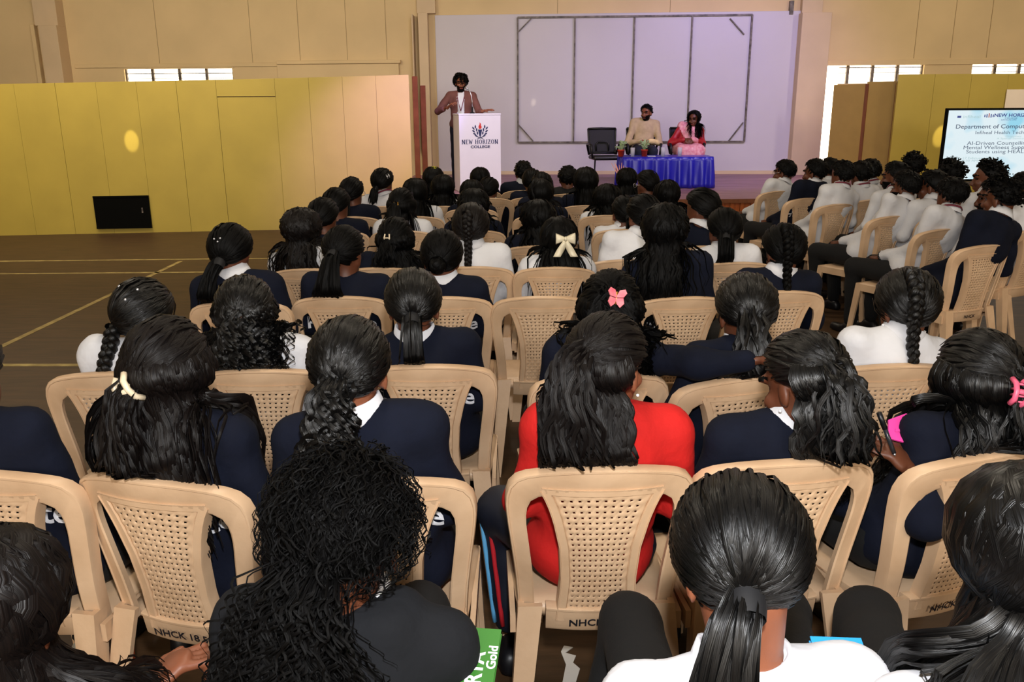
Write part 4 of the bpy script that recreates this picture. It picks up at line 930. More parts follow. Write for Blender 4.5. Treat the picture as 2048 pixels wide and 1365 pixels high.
    H = hair(style, Hc, HM, topp + [nk], rng, int((590, 320, 150)[lod] * ho.get('dens', 1)), ho); hm = hairmat or (HAIR if lod < 1 else HAIRM)
    g_ = H.pop('_g')
    for nm, hh in H.items(): obj(nm, mesh_np(nm, hh[0], hh[1], uv=hh[2] if len(hh) > 2 else None), M_TIE if nm == 'hair_tie' else hm, r)
    return r, g_, dict(Hc=Hc, HM=HM, c7=c7, TM=TM, SH=SH, AR=AR, LG=LG)
# ------------------------------------------------------------------ hair ornaments (parts of the person who wears them)
def frame_at(p, n):
    n = Vector(n).normalized(); u = Vector((0, 0, 1)); u = (u - n * u.dot(n)).normalized(); x = u.cross(n).normalized()
    return Matrix(((x.x, u.x, n.x, p[0]), (x.y, u.y, n.y, p[1]), (x.z, u.z, n.z, p[2]), (0, 0, 0, 1)))
M_IVORY = mat('ivory_plastic', 'D8C6A8', .35, .05); M_PINKP = mat('pink_plastic', 'DE5F7E', .35, .05); M_GOLD = mat('gold_metal', 'B88838', .3, 0, metal=.8); M_SATIN = mat('ivory_satin', 'D9CFB4', .4, .06, 20); M_SILV = mat('silver_stone', 'C8C8CC', .25, 0, metal=.7); M_SKYB = mat('blue_plastic', '3A6E9E', .4); M_YELC = mat('yellow_elastic', 'A8A020', .6); M_BFLY = mat('rose_foil', 'C8485A', .35, .3, 40, hex2='E0848A')
def claw(r, p, n, m, s=1.0, ang=0.0):
    o = empty('hair_claw', (0, 0, 0)); o.parent = r; T = frame_at(p, n) @ Matrix.Rotation(ang, 4, 'Z') @ Matrix.Scale(s, 4)
    for sd in (-1, 1):
        mb = MB(); mb.tube([T @ Vector((sd * .018, .030, .0)), T @ Vector((sd * .022, .018, .014)), T @ Vector((sd * .023, 0, .018)), T @ Vector((sd * .022, -.018, .014)), T @ Vector((sd * .018, -.030, .0))], .0065 * s, 8); mb.build('claw_arm', m, o)
        for k in range(4): y = -.021 + .014 * k; MB().tube([T @ Vector((sd * .022, y, .014)), T @ Vector((sd * .014, y, .004)), T @ Vector((sd * .002, y, -.01))], .003 * s, 6).build('tooth', m, o)
    MB().tube([T @ Vector((-.02, 0, .018)), T @ Vector((.02, 0, .018))], .006 * s, 8).build('hinge', m, o)
def petal(T, pts, m, name, r, z0=.0, th=.004): MB().prism(pts, T @ Matrix.Translation((0, 0, z0)), th).build(name, m, r)
def bow(r, p, n, s=1.0):
    o = empty('hair_bow', (0, 0, 0)); o.parent = r; T = frame_at(p, n) @ Matrix.Scale(s, 4)
    for sd in (-1, 1):
        V = []; k = 8
        for j in range(5):
            a = math.pi * j / 4
            for i in range(k): t = i / (k - 1); V.append(T @ Vector((sd * t * .062, (.006 + .03 * t ** .7) * math.cos(a), .004 + (.004 + .016 * math.sin(t * 2.6)) * math.sin(a))))
        mb = MB(); mb.smooth = True; q = mb.add(V, [(j * k + i, j * k + i + 1, (j + 1) * k + i + 1, (j + 1) * k + i) for j in range(4) for i in range(k - 1)]).build('bow_loop', M_SATIN, o); q.modifiers.new('t', 'SOLIDIFY').thickness = .003
        V = []
        for i in range(9): t = i / 8; c = Vector((sd * (.006 + .05 * t ** 1.2), -.01 - .105 * t, .008 + .004 * math.sin(t * 7))); w_ = .008 + .016 * math.sin(min(t * 1.3, 1) * 1.9); V += [T @ (c + Vector((-w_, 0, 0))), T @ (c + Vector((0, 0, .005))), T @ (c + Vector((w_, 0, 0)))]
        mb = MB(); mb.smooth = True; q = mb.add(V, [(i * 3 + a, i * 3 + a + 1, i * 3 + a + 4, i * 3 + a + 3) for i in range(8) for a in (0, 1)]).build('bow_tail', M_SATIN, o); q.modifiers.new('t', 'SOLIDIFY').thickness = .003
    MB().tube([T @ Vector((0, .012, .012)), T @ Vector((0, 0, .018)), T @ Vector((0, -.012, .012))], [.008 * s, .011 * s, .008 * s], 8).build('knot', M_SATIN, o)
def butterfly(r, p, n, m, s=1.0):
    o = empty('butterfly_clip', (0, 0, 0)); o.parent = r; T = frame_at(p, n) @ Matrix.Rotation(-.2, 4, 'Z') @ Matrix.Scale(s, 4)
    for sd in (-1, 1):
        W_ = T @ Matrix.Rotation(-sd * .35, 4, 'Y')
        petal(W_, [(sd * a, b) for a, b in ((.002, .002), (.010, .022), (.024, .026), (.030, .016), (.022, .004))], m, 'wing', o, .006); petal(W_, [(sd * a, b) for a, b in ((.002, 0), (.022, .002), (.026, -.012), (.016, -.024), (.006, -.014))], m, 'wing', o, .006)
    MB().tube([T @ Vector((0, .018, .008)), T @ Vector((0, -.016, .008))], .003 * s, 6).build('clip_body', M_GOLD, o)
def studs(r, info, spots, m=None):
    for az, el in spots:
        p = info['Hc'] + info['HM'] @ (S0 + dirs(np.array(math.radians(az)), np.array(math.radians(el))) * (SR + .017)); MB().lathe([(0, -.005), (.004, -.003), (.005, 0), (.004, .003), (0, .005)], p, 8).build('hair_stud', m or M_SILV, r)
def bar_clip(r, info, az, el, m, s=1.0, ang=0.3):
    d = dirs(np.array(math.radians(az)), np.array(math.radians(el))); p = info['Hc'] + info['HM'] @ (S0 + d * (SR + .016)); T = frame_at(p, info['HM'] @ d) @ Matrix.Rotation(ang, 4, 'Z') @ Matrix.Scale(s, 4); o = empty('hair_clip', (0, 0, 0)); o.parent = r
    for sd in (-1, 1): MB().tube([T @ Vector((sd * .012, -.02, 0)), T @ Vector((sd * .015, 0, .006)), T @ Vector((sd * .012, .02, 0))], .0042 * s, 6).build('clip_arm', m, o)
    MB().tube([T @ Vector((-.014, 0, .005)), T @ Vector((.014, 0, .005))], .004 * s, 6).build('clip_bridge', m, o)

# ------------------------------------------------------------------ audience
def loc2(x, y, yaw, p):
    a = math.radians(-yaw); dx, dy = p[0] - x, p[1] - y; return (dx * math.cos(a) - dy * math.sin(a), dx * math.sin(a) + dy * math.cos(a), p[2])
ROW = {'A': 'nearest', 'B': 'second', 'C': 'third', 'D': 'fourth', 'E': 'fifth', 'F': 'sixth', 'G': 'seventh', 'H': 'eighth', 'I': 'ninth', 'J': 'tenth'}
INFO = {}; SD = [100]
def sit(key, hpx, where, chairpx=None, cyaw=0, chair_xy=None, mark=None, hY=None, lead=.17, with_chair=True, **kw):
    """hpx: where the top of the head shows; chairpx: top of the chair's back."""
    SD[0] += 1
    if chairpx: c = atZ(*chairpx, .86); cx, cy = c[0], c[1]
    elif chair_xy: cx, cy = chair_xy
    else:
        h = atY(*hpx, hY); a = math.radians(cyaw); cx, cy = h[0] + math.sin(a) * lead, h[1] - math.cos(a) * lead
    Y = hY if hY else cy + lead; h = atY(*hpx, Y); hl = loc2(cx, cy, cyaw, h); hl = (hl[0], hl[1], h[2] - .006)
    for k in ('knees', 'feet'):
        if k in kw: kw[k] = [loc2(cx, cy, cyaw, p) for p in kw[k]]
    if 'arms' in kw:
        A = {}
        for k, v in kw['arms'].items():
            if k in 'LR': A[k] = [loc2(cx, cy, cyaw, p) for p in v]
            else: A[k] = [loc2(0, 0, cyaw, v[0]), loc2(0, 0, cyaw, v[1])] + list(v[2:])
        kw['arms'] = A
    kw.setdefault('hyaw', cyaw); lab = kw.pop('label')
    r, g, info = person(lab, cx, cy, cyaw, head=hl, seed=SD[0], **kw)
    if with_chair: chair(cx, cy, cyaw, 'tan plastic chair ' + where, mark)
    INFO[key] = (r, g, info); return r, g, info
PRN = [('Ho', -.118, -.02), ('lite', .094, -.02)]
M_TRACK = mat('dark_track_cloth', '0E1220', .6, .1, 20); M_GREYSHOE = mat('pale_grey_shoe', '9A9A94', .6, .3, 20)

# ---- nearest row
kA = lambda x, y, Z: tuple(atZ(x, y, Z))
r, g, i = sit('A1', (690, 912), 'under the person in charcoal jacket', chair_xy=(-.30, .83), cyaw=0, hY=1.2, label='person in charcoal jacket with green notebook, nearest row, curly hair', hpitch=-16, hyaw=-6, hroll=0, cloth='charcoal', style='curly', ho=dict(puff=.034, curl=.0055, lam=.032, L=.20, gaz=192, gel=-38, side=-.9, spread=1.5, dens=2.2, w=.0032, th=.018, out=.5), lod=0, hoodie=True, hairmat=HAIRM, knees=[kA(520, 1290, .55), kA(840, 1230, .55)], feet=[(-.45, 1.40, .1), (-.1, 1.43, .1)])
r, g, i = sit('A2', (1462, 945), 'under the white shirt person with low ponytail', chair_xy=(.36, .80), hY=1.14, label='person in white shirt and black trousers, nearest row, sleek tied ponytail', hpitch=-34, hyaw=4, cloth='white', style='pony', ho=dict(gel=-46, gaz=203, L=.36, rad=.018, spread=.5, side=-.35, dens=1.7, w=.008, out=.35), c7off=(0, -.07, -.03), lod=0, skin=0, knees=[kA(1262, 1245, .54), kA(1560, 1230, .54)], feet=[(.12, 1.5, .1), (.42, 1.5, .1)], cuff=.03)
r, g, i = sit('A3', (2080, 930), 'under the person at the right edge in white', chair_xy=(.68, .68), hY=1.02, label='person in white shirt, nearest row at right edge, long straight hair', hpitch=-8, hyaw=10, cloth='white', style='loose', ho=dict(L=.48, dens=1.5, w=.009, spread=.3, flare=.1, th=.016), c7off=(-.025, -.05, -.03), lod=0, knees=[kA(1735, 1235, .54), kA(1990, 1230, .54)], feet=[(.62, 1.42, .1), (.88, 1.4, .1)], collar=False)
r, g, i = sit('A0', (-25, 1052), 'under the person at the left edge', chair_xy=(-.86, .78), hY=1.08, label='person at bottom left edge, nearest row, dark wavy hair', hpitch=-14, cloth='black', style='loose', ho=dict(L=.36, curl=.006, lam=.14, dens=2.2, spread=.5, w=.006), lod=0, skin=0, hands=(False, True), arms={'R': [tuple(atY(190, 1480, 1.05)), tuple(atY(290, 1385, 1.22))], 'hdR': [(.5, .45, .35), (-.2, .1, 1), .75, .05]}, hairmat=HAIRB, knees=[(-.98, 1.35, .5), (-.76, 1.36, .5)], feet=[(-.98, 1.38, .1), (-.76, 1.40, .1)])
# ---- second row
sit('B0', (-85, 650), 'second row, cut by the left edge of the photo', (-60, 945), -10, label='person in navy sweater, second row, cut off by the left edge', collar=False, style='pony', cloth='navy', ho=dict(gel=-20, L=.3, side=.6), lod=0, printed=PRN, hyaw=-5, mark='NHCK 80')
r, g, i = sit('B1', (335, 634), 'second row, left, holding the person with cream claw clip', (282, 960), -15, label='person in navy sweater with cream claw clip, second row', collar=False, style='half', ho=dict(L=.44, L2=.30, gaz=205, gel=-24, curl=.010, lam=.14, spread=.8, flare=.3, dens=1.6, th=.015), lod=0, printed=PRN, hyaw=-4, hpitch=-8, mark='NHCK 18 50', hairmat=HAIRB, feet=[tuple(atZ(178, 1262, .1)), (-.6, 2.3, .1)], shoe=M_GREYSHOE)
claw(r, g[0], g[1], M_IVORY, 1.15, .5)
sit('B2', (700, 632), 'second row, behind the charcoal jacket person', (745, 962), 0, label='person in navy sweater and white collar, second row, wavy ponytail', style='pony', ho=dict(gel=-26, gaz=192, L=.42, curl=.012, lam=.06, spread=.9, rad=.024, dens=1.5), lod=0, printed=PRN, hyaw=0, hpitch=-10, hoodie=False, skin=0)
r, g, i = sit('B3', (1225, 628), 'marked NHCK holding the red sweater person', (1210, 938), 2, label='person in red sweater with track trousers, second row, face turned right', cloth='red', collar=False, style='half', ho=dict(L=.24, L2=.32, gel=12, curl=.009, lam=.12, spread=.7, flare=.0, dens=1.5, th=.015, back=112), lod=0, hyaw=-38, hpitch=-6, skin=0, face=True, mark='NHCK      ', trouser=M_TRACK, earring=1, hairmat=HAIRB, knees=[tuple(atY(1003, 1020, 2.3)), (.34, 2.42, .5)], feet=[tuple(atY(1020, 1235, 2.28)), (.34, 2.40, .1)])
M_ST1 = mat('sky_blue_stripe', '5FA8D8', .6); M_ST2 = mat('red_stripe', 'B81E28', .6)
h_, k_, f_ = i['LG'][-1]
for nm, m_, dx in (('stripe', M_ST1, -.012), ('stripe', M_ST2, .014)):
    P = [tuple(k_ + (f_ - k_) * t + V3(-.050 + .014 * t + dx * .9, -.036 + .004 * t - dx * .9, 0)) for t in np.linspace(.02, 1, 9)]
    MB().tube(P, .0075, 6).build(nm, m_, r)
    P = [tuple(k_ + V3(.062 * math.cos(a), .062 * math.sin(a), -.02 + dx)) for a in np.linspace(math.pi * .8, math.pi * 1.9, 12)]
    MB().tube([tuple(V3(*p) * 1.0) for p in P], .007, 6).build(nm, m_, r)
r, g, i = sit('B4', (1590, 664), 'second row, marked NHCK 410/80, behind the sleek ponytail', (1595, 925), 6, label='person in navy sweater bending left over notes, second row, black claw clip', style='half', ho=dict(L=.30, L2=.26, gel=-4, gaz=196, curl=.009, lam=.10, spread=.45, flare=0, dens=1.4, back=112), lod=0, printed=PRN, hyaw=36, hpitch=-20, hroll=6, skin=1, face=True, mark='NHCK 410/80', earring=-1)
claw(r, g[0], g[1], M_TIE, .8, .3)
pw_ = atY(1822, 945, 1.93)
r, g, i = sit('B5', (1955, 660), 'second row, right edge, turned left', (2000, 908), 20, label='person in navy sweater with pink claw clip, writing, second row', collar=False, style='half', ho=dict(L=.46, L2=.36, gaz=165, gel=0, curl=.010, lam=.13, spread=.9, flare=.6, dens=1.5, th=.016), lod=0, hyaw=8, hpitch=-8, hands=(True, False), arms={'L': [tuple(atY(1850, 1040, 1.9)), tuple(pw_)], 'hdL': [(-.55, .25, .62), (.55, -.5, .6), .75, .08, 1]}, mark='NHCK 80')
q_ = loc2(r.location.x, r.location.y, 20, atY(2032, 785, 1.89)); claw(r, np.array(q_), V3(.1, -1, .25), M_PINKP, 1.0, -.3)
pn = empty('pen', tuple(atY(1776, 890, 1.92))); tag(pn, 'black clear-barrel pen held by the person with pink claw clip', 'pen')
a, b = Vector(atY(1788, 907, 1.92)) - pn.location, Vector(atY(1758, 826, 1.93)) - pn.location; M_PEN = mat('smoke_plastic', '2A2C30', .25)
MB().tube([a, a + (b - a) * .6], .0055, 10).build('barrel', M_PEN, pn); MB().tube([a + (b - a) * .6, b], .0065, 10).build('cap', M_BPL, pn); MB().tube([a - (b - a) * .08, a], [.0015, .005], 8).build('nib', M_CHR, pn)
pc = atY(1825, 860, 2.0); o = MB(); T = Matrix.Translation(pc) @ Matrix.Rotation(math.radians(58), 4, 'X') @ Matrix.Rotation(math.radians(-12), 4, 'Z')
pk = empty('pink_folder', tuple(pc)); tag(pk, 'bright pink plastic folder lying beside the writing hand', 'folder'); T = Matrix.Rotation(math.radians(48), 4, 'X') @ Matrix.Rotation(math.radians(-14), 4, 'Z'); M_HOT = mat('hot_pink_plastic', 'E2469C', .3, .04)
MB().prism([(-.06, -.04), (.05, -.045), (.062, .0), (.05, .03), (-.02, .038), (-.062, .01)], T, .006).build('cover', M_HOT, pk); MB().prism([(-.045, -.02), (.03, .0), (.028, .006), (-.045, -.012)], T @ Matrix.Translation((0, 0, .0062)), .003).build('flap', M_HOT, pk)
# ---- third row
sit('C0', (290, 556), 'third row, far left, under the braided white shirt person', (215, 747), 4, label='person in white shirt with long plait, third row, far left', cloth='white', style='braid', ho=dict(gaz=218, gel=-30, L=.34, bside=-1.0, dens=1.2), lod=0, hyaw=-14, hpitch=-10, collar=True)
studs(INFO['C0'][0], INFO['C0'][2], ((170, 20), (150, 40), (215, 45)))
r, g, i = sit('C1', (487, 550), 'third row, second from left', (515, 740), 0, label='person in white shirt with brown hair band, third row, curly half-up hair', cloth='white', style='half', ho=dict(L=.34, L2=.28, gel=-20, curl=.014, lam=.06, spread=.9, flare=.4, dens=1.3), lod=0, hyaw=6, hpitch=-8)
claw(r, g[0], g[1], mat('brown_elastic', '2E1A12', .6), .6)
sit('C2', (825, 536), 'third row, under the sleek ponytail navy sweater person', (853, 732), 0, label='person in navy sweater and white collar, third row, sleek low ponytail', style='pony', ho=dict(gel=-34, L=.26, dens=1.4, spread=.35), lod=0, hyaw=4, hpitch=-12, printed=PRN, mark='NHCK')
r, g, i = sit('C3', (1222, 540), 'third row, behind the red sweater person', (1208, 752), 6, label='person in navy sweater with pink butterfly clip, arm along next chair', collar=False, style='half', ho=dict(L=.36, L2=.3, gel=26, curl=.013, lam=.09, spread=.4, flare=.05, dens=1.5), lod=0, hyaw=-4, hpitch=-8, arms={'R': [tuple(atY(1395, 728, 2.50)), tuple(atY(1510, 722, 2.44))]}, printed=PRN, hairmat=HAIRM)
butterfly(r, loc2(r.location.x, r.location.y, 6, atY(1231, 598, 2.515)), V3(0, -1, .35), M_BFLY, 1.15)
sit('C4', (1490, 545), 'third row, turned slightly left, under low ponytail person', (1500, 755), 18, label='person in navy sweater, third row, low ponytail, right of butterfly clip', style='pony', ho=dict(gel=-26, gaz=196, L=.3, curl=.008, lam=.1, spread=.9, rad=.03), lod=0, hyaw=6, hpitch=-10, collar=True)
sit('C5', (1812, 535), 'third row, right end, under the plaited white shirt person', (1795, 731), 6, label='person in white shirt with thick plait, third row, right end', cloth='white', style='braid', ho=dict(gel=-38, gaz=214, L=.22, start=55, dens=1.3), lod=0, hyaw=18, hpitch=-8, skin=1, earring=-1)
# ---- fourth row
r, g, i = sit('D0', (463, 446), 'fourth row, far left', (470, 605), 0, label='person in navy sweater with glitter pins, fourth row, far left', style='pony', ho=dict(gel=-36, L=.3, side=-.7, spread=.7), lod=1, hyaw=-12, hpitch=-8, printed=PRN); studs(r, i, ((178, 12), (172, 20), (190, 18)))
sit('D1', (690, 451), 'fourth row, second from left, beside the glitter pins person', (675, 594), 0, label='person in navy sweater, fourth row, long brushed ponytail', collar=False, style='pony', ho=dict(gel=-12, L=.36, spread=.9, rad=.025), lod=1, hyaw=-14, hpitch=-8, printed=PRN, mark='NHCK')
sit('D2', (885, 459), 'fourth row, third from left', (885, 595), 0, label='person in navy sweater with white collar, fourth row, hair pinned low', style='bun', ho=dict(gel=-30), lod=1, hyaw=-6, hpitch=-10, printed=PRN)
c = atZ(1085, 594, .86); chair(c[0], c[1], 2, 'empty tan plastic chair, fourth row, before the white bow person')
sit('D3', (1330, 408), 'fourth row, under the long loose hair navy person', (1375, 595), 4, label='tall person in navy sweater, fourth row, long loose hair over back', collar=False, style='loose', ho=dict(L=.46, curl=.008, lam=.12, spread=.9, flare=.3), lod=1, hyaw=0, hpitch=-4, printed=PRN)
sit('D4', (1565, 446), 'fourth row, right end, under the plaited navy person', (1565, 583), 4, label='person in navy sweater with plait, fourth row, right end', style='braid', ho=dict(gel=-36, gaz=212, L=.22, start=50), lod=1, hyaw=20, hpitch=-8, printed=PRN)
# ---- fifth row
r, g, i = sit('E0', (603, 416), 'fifth row, far left', (615, 538), 0, label='person in white shirt with blue hair clip, fifth row, far left', cloth='white', style='loose', ho=dict(L=.38, curl=.010, lam=.08, spread=1.2, flare=.5), lod=1, hyaw=-10, hairmat=HAIRB); bar_clip(r, i, 200, 35, M_SKYB, .9)
r, g, i = sit('E1', (793, 434), 'fifth row, second from left', (760, 536), 0, label='person in navy with white H-shaped hair clip, fifth row', collar=False, style='half', ho=dict(L=.38, L2=.3, curl=.010, lam=.1, spread=1.2, flare=.6), lod=1, hyaw=-16, earring=1); bar_clip(r, i, 180, 0, M_IVORY, 1.0, 0)
sit('E2', (942, 407), 'fifth row, under the thick plait white shirt person', (945, 534), 0, label='person in white shirt with long thick plait, fifth row, middle', cloth='white', style='braid', ho=dict(gel=-38, L=.3, start=30, th=.017), lod=1, hyaw=-6, hairmat=HAIRB)
r, g, i = sit('E3', (1118, 434), 'fifth row, under the white bow person', (1112, 535), 0, label='person in white shirt with large ivory hair bow, fifth row', cloth='white', style='loose', ho=dict(L=.42, spread=.5, flare=.3, gel=0), lod=1, hyaw=0); bow(r, np.array(atY(1131, 478, i['Hc'][1] + INFO['E3'][0].location.y - .135)) - np.array(r.location), V3(0, -1, .1), .82)
sit('E4', (1284, 388), 'fifth row, left of the long loose hair navy person', (1250, 520), 8, label='person in white shirt, fifth row, bare neck, hair swept to the right', cloth='white', style='pony', ho=dict(gel=-20, gaz=165, L=.3, side=.4, curl=.01, spread=1), lod=1, hyaw=22, skin=1)
sit('E5', (1448, 415), 'fifth row, right end, under long straight ponytail person', (1475, 525), 4, label='person in white shirt, fifth row, right end, long straight ponytail', cloth='white', style='pony', ho=dict(gel=-24, gaz=204, L=.40, rad=.03, spread=.4), lod=1, hyaw=12, skin=1)
# ---- rows towards the stage
def specs(r, i):
    o = empty('spectacles', (0, 0, 0)); o.parent = r; W = lambda x, y, z: tuple(i['Hc'] + i['HM'] @ V3(x, y, z))
    for s_ in (-1, 1): MB().tube([W(s_ * .034 + .021 * math.cos(a), .098, .0 + .019 * math.sin(a)) for a in np.linspace(0, 2 * math.pi, 13)], .0018, 5).build('rim', M_SILV, o); MB().tube([W(s_ * .056, .096, .004), W(s_ * .077, .0, .004)], .0018, 5).build('temple', M_SILV, o)
    MB().tube([W(-.013, .099, .003), W(.013, .099, .003)], .0018, 5).build('bridge', M_SILV, o)
FAR = [  # key, head px, distance, cloth, style, options, head yaw, label tail
 ('F0', (648, 395), 5.3, 'navy', 'pony', dict(gel=-30, L=.25), -18, 'sixth row, far left, low tied hair'),
 ('F1', (1076, 400), 5.3, 'navy', 'loose', dict(L=.40, curl=.012, spread=1.2, flare=.6), 0, 'sixth row, directly beyond the ivory hair bow'),
 ('F2', (1400, 378), 5.25, 'navy', 'bun', dict(gel=-20, th=.018), 52, 'sixth row, profile turned left, silver studs in hair'),
 ('G0', (674, 375), 6.0, 'navy', 'pony', dict(gel=-30, L=.25), -22, 'seventh row, far left, ear showing'),
 ('G1', (804, 376), 6.0, 'white', 'half', dict(L=.34, gel=-6), -12, 'seventh row, gold clip in long hair'),
 ('G2', (947, 378), 6.0, 'navy', 'loose', dict(L=.34, curl=.012, spread=1.2), 0, 'seventh row, beyond the thick plait'),
 ('G3', (1248, 391), 6.0, 'white', 'pony', dict(gel=-20, L=.28), 10, 'seventh row, right of middle'),
 ('H0', (705, 354), 6.8, 'navy', 'pony', dict(gel=-34, L=.2), -20, 'eighth row, far left, wearing spectacles'),
 ('H1', (831, 357), 6.8, 'white', 'loose', dict(L=.34), -6, 'eighth row, white clip at side of head'),
 ('H2', (1082, 358), 6.8, 'navy', 'loose', dict(L=.42, flare=.6), -8, 'eighth row, middle, long hair'),
 ('H3', (1213, 369), 6.8, 'white', 'loose', dict(L=.40, curl=.012, lam=.05), 8, 'eighth row, curled hair ends over white shirt'),
 ('H4', (1333, 361), 6.8, 'navy', 'loose', dict(L=.3), 12, 'eighth row, right end before the blue table'),
 ('I0', (767, 336), 7.5, 'white', 'pony', dict(gel=-36, L=.15), -30, 'ninth row, far left, lanyard at neck'),
 ('I1', (886, 350), 7.5, 'white', 'loose', dict(L=.36), -8, 'ninth row, long hair, left of lectern'),
 ('I2', (943, 360), 7.3, 'navy', 'loose', dict(L=.32, spread=1.2), 4, 'ninth row, in front of the lectern'),
 ('I4', (1084, 344), 7.5, 'navy', 'pony', dict(gel=-30, L=.2), 0, 'ninth row, middle'),
 ('I5', (1171, 337), 7.5, 'navy', 'loose', dict(L=.34, flare=.7, th=.02), 6, 'ninth row, wide loose hair, below empty office chair'),
 ('I6', (1292, 340), 7.5, 'navy', 'pony', dict(gel=-24, L=.2), 40, 'ninth row, face turned left, spectacles'),
 ('J0', (866, 334), 8.3, 'black', 'loose', dict(L=.3), 4, 'tenth row, yellow hair band, far left'),
 ('J1', (960, 335), 8.9, 'navy', 'loose', dict(L=.25, flare=.7), 0, 'front row, head against the white lectern'),
 ('I3', (980, 354), 8.15, 'navy', 'bun', dict(gel=-20), -28, 'tenth row, white collar, right of lectern front'),
 ('J2', (1046, 321), 8.9, 'navy', 'short', dict(), 6, 'front row, short cropped hair, shoulders clear'),
 ('J3', (1064, 337), 8.2, 'navy', 'pony', dict(gel=-30, L=.2), 0, 'tenth row, just right of the cropped head'),
 ('J4', (1135, 331), 8.5, 'black', 'short', dict(), 0, 'tenth row, short hair, in black'),
 ('J5', (1253, 336), 8.3, 'navy', 'loose', dict(L=.3), 6, 'tenth row, earring, left of spectacled person'),
]
for key, hp, Y, cl, sty, ho, hy, lt in FAR:
    r, g, i = sit(key, hp, 'under the %s person, ' % {'navy': 'navy sweater', 'white': 'white shirt', 'black': 'black shirt'}[cl] + ','.join(lt.split(',')[:2]), hY=Y, label='person in %s, %s' % ({'navy': 'navy sweater', 'white': 'white shirt', 'black': 'black shirt'}[cl], lt), cloth=cl, style=sty, ho=ho, lod=2, hyaw=hy, male=sty == 'short', lanyard=key == 'I0', skin=1, earring=-1 if key == 'J5' else 0, collar=key in ('F2', 'I3', 'J2', 'I0', 'G3', 'H3'))
    if key == 'F2': studs(r, i, ((120, 20), (135, 30), (140, 12)))
    if key == 'G1': bar_clip(r, i, 180, -5, M_GOLD, 1.0, 0)
    if key == 'H1': bar_clip(r, i, 150, 10, M_SILV, .8)
    if key == 'J0': bar_clip(r, i, 165, 60, M_YELC, 1.2, 1.2)
    if key in ('H0', 'I6'): specs(r, i)
    if key == 'I0': bar_clip(r, i, 110, 20, M_SILV, .9)
# ---- right block, turned towards the lectern
r, g, i = sit('R1', (1569, 319), 'right block, front, beside the stage', (1560, 382), 26, label='person in white shirt with spectacles, right block, nearest the stage', cloth='white', style='short', ho=dict(puff=.009, th=.016), lod=1, hyaw=52, male=True, face=True); specs(r, i)
sit('R2', (1630, 317), 'right block, second, under the navy hooded person', (1618, 396), 26, label='person in navy hooded sweater, right block, second from stage', cloth='navy', style='short', ho=dict(puff=.009, th=.016), lod=1, hyaw=48, male=True, hoodie=True, printed=PRN, face=True)
sit('R3', (1684, 320), 'right block, third, with back and legs in clear view', (1680, 408), 26, label='person in white shirt and maroon lanyard, right block, third from stage', cloth='white', style='short', ho=dict(puff=.009, th=.016), lod=1, hyaw=34, male=True, lanyard=True)
sit('R4', (1812, 340), 'right block, fourth, under the bearded white shirt person', (1790, 432), 28, label='bearded person in white shirt with notebook, right block, fourth from stage', cloth='white', style='short', ho=dict(puff=.009, th=.016), lod=1, hyaw=40, male=True, beard=True, face=True)
r, g, i = sit('R5', (1903, 354), 'right block, fifth, under the lanyard person with watch', (1890, 458), 28, label='person in white shirt, lanyard and watch, right block, fifth from stage', cloth='white', style='short', ho=dict(puff=.009, th=.016), lod=1, hyaw=30, male=True, lanyard=True)
a_, e_, w_ = i['AR'][-1]; d_ = (w_ - e_) / np.linalg.norm(w_ - e_); T = frame_at(w_ - d_ * .02, d_)
MB().tube([T @ Vector((.036 * math.cos(t), .036 * math.sin(t), 0)) for t in np.linspace(0, 2 * math.pi, 14)], .007, 6).build('watch_strap', M_BPL, r); MB().lathe([(.016, 0), (.016, .008)], tuple(w_ - d_ * .02 + V3(0, 0, .036)), 12).build('watch_face', M_SILV, r)
sit('R6', (2005, 354), 'right block, nearest to camera, marked NHCK', (1982, 490), 22, label='person in navy sweater and white collar, right block, nearest the camera', cloth='navy', style='curlyshort', ho=dict(puff=.03), lod=1, hyaw=36, male=True, mark='NHCK', face=True)
FARR = [('S1', (1659, 315), 8.6, 'white', 'short', 30, 'right block, half hidden behind the hooded person', 0), ('S2', (1722, 321), 7.8, 'white', 'short', 24, 'right block inner file, lanyard, past third person', 1), ('S3', (1741, 317), 8.4, 'white', 'short', 20, 'right block far corner, lanyard at collar', 1),
 ('S4', (1791, 322), 7.1, 'white', 'short', 52, 'right block inner file, beard, face in profile', 1), ('S5', (1827, 307), 7.9, 'black', 'curlyshort', 10, 'right block, tallest head against the yellow wall', 0), ('S6', (1866, 339), 6.6, 'white', 'short', 50, 'right block, head low between two taller heads', 0),
 ('S8', (1903, 319), 7.3, 'black', 'curlyshort', 20, 'right block, curly hair overlapping the screen corner', 0), ('T1', (1977, 321), 6.5, 'white', 'curlyshort', 62, 'right block, curly profile against the lit screen', 0), ('T2', (1990, 356), 5.8, 'white', 'short', 58, 'right block, bearded profile below the screen', 0), ('T3', (2052, 343), 5.9, 'white', 'short', 60, 'right block, cut by photo right edge', 0)]
for key, hp, Y, cl, sty, hy, lt, ly in FARR:
    sit(key, hp, 'under the %s person, ' % {'white': 'white shirt', 'black': 'dark sweatshirt'}[cl] + lt, hY=Y, cyaw=26, label='person in %s, %s' % ({'white': 'white shirt', 'black': 'black sweatshirt'}[cl], lt), cloth=cl, style=sty, ho=dict(puff=.028 if 'curly' in sty else .009, th=.016), lod=2, hyaw=hy, male=True, lanyard=bool(ly), beard=key in ('S4', 'T2'), collar=cl == 'white', face=key in ('S4', 'T1', 'T2', 'S6'))
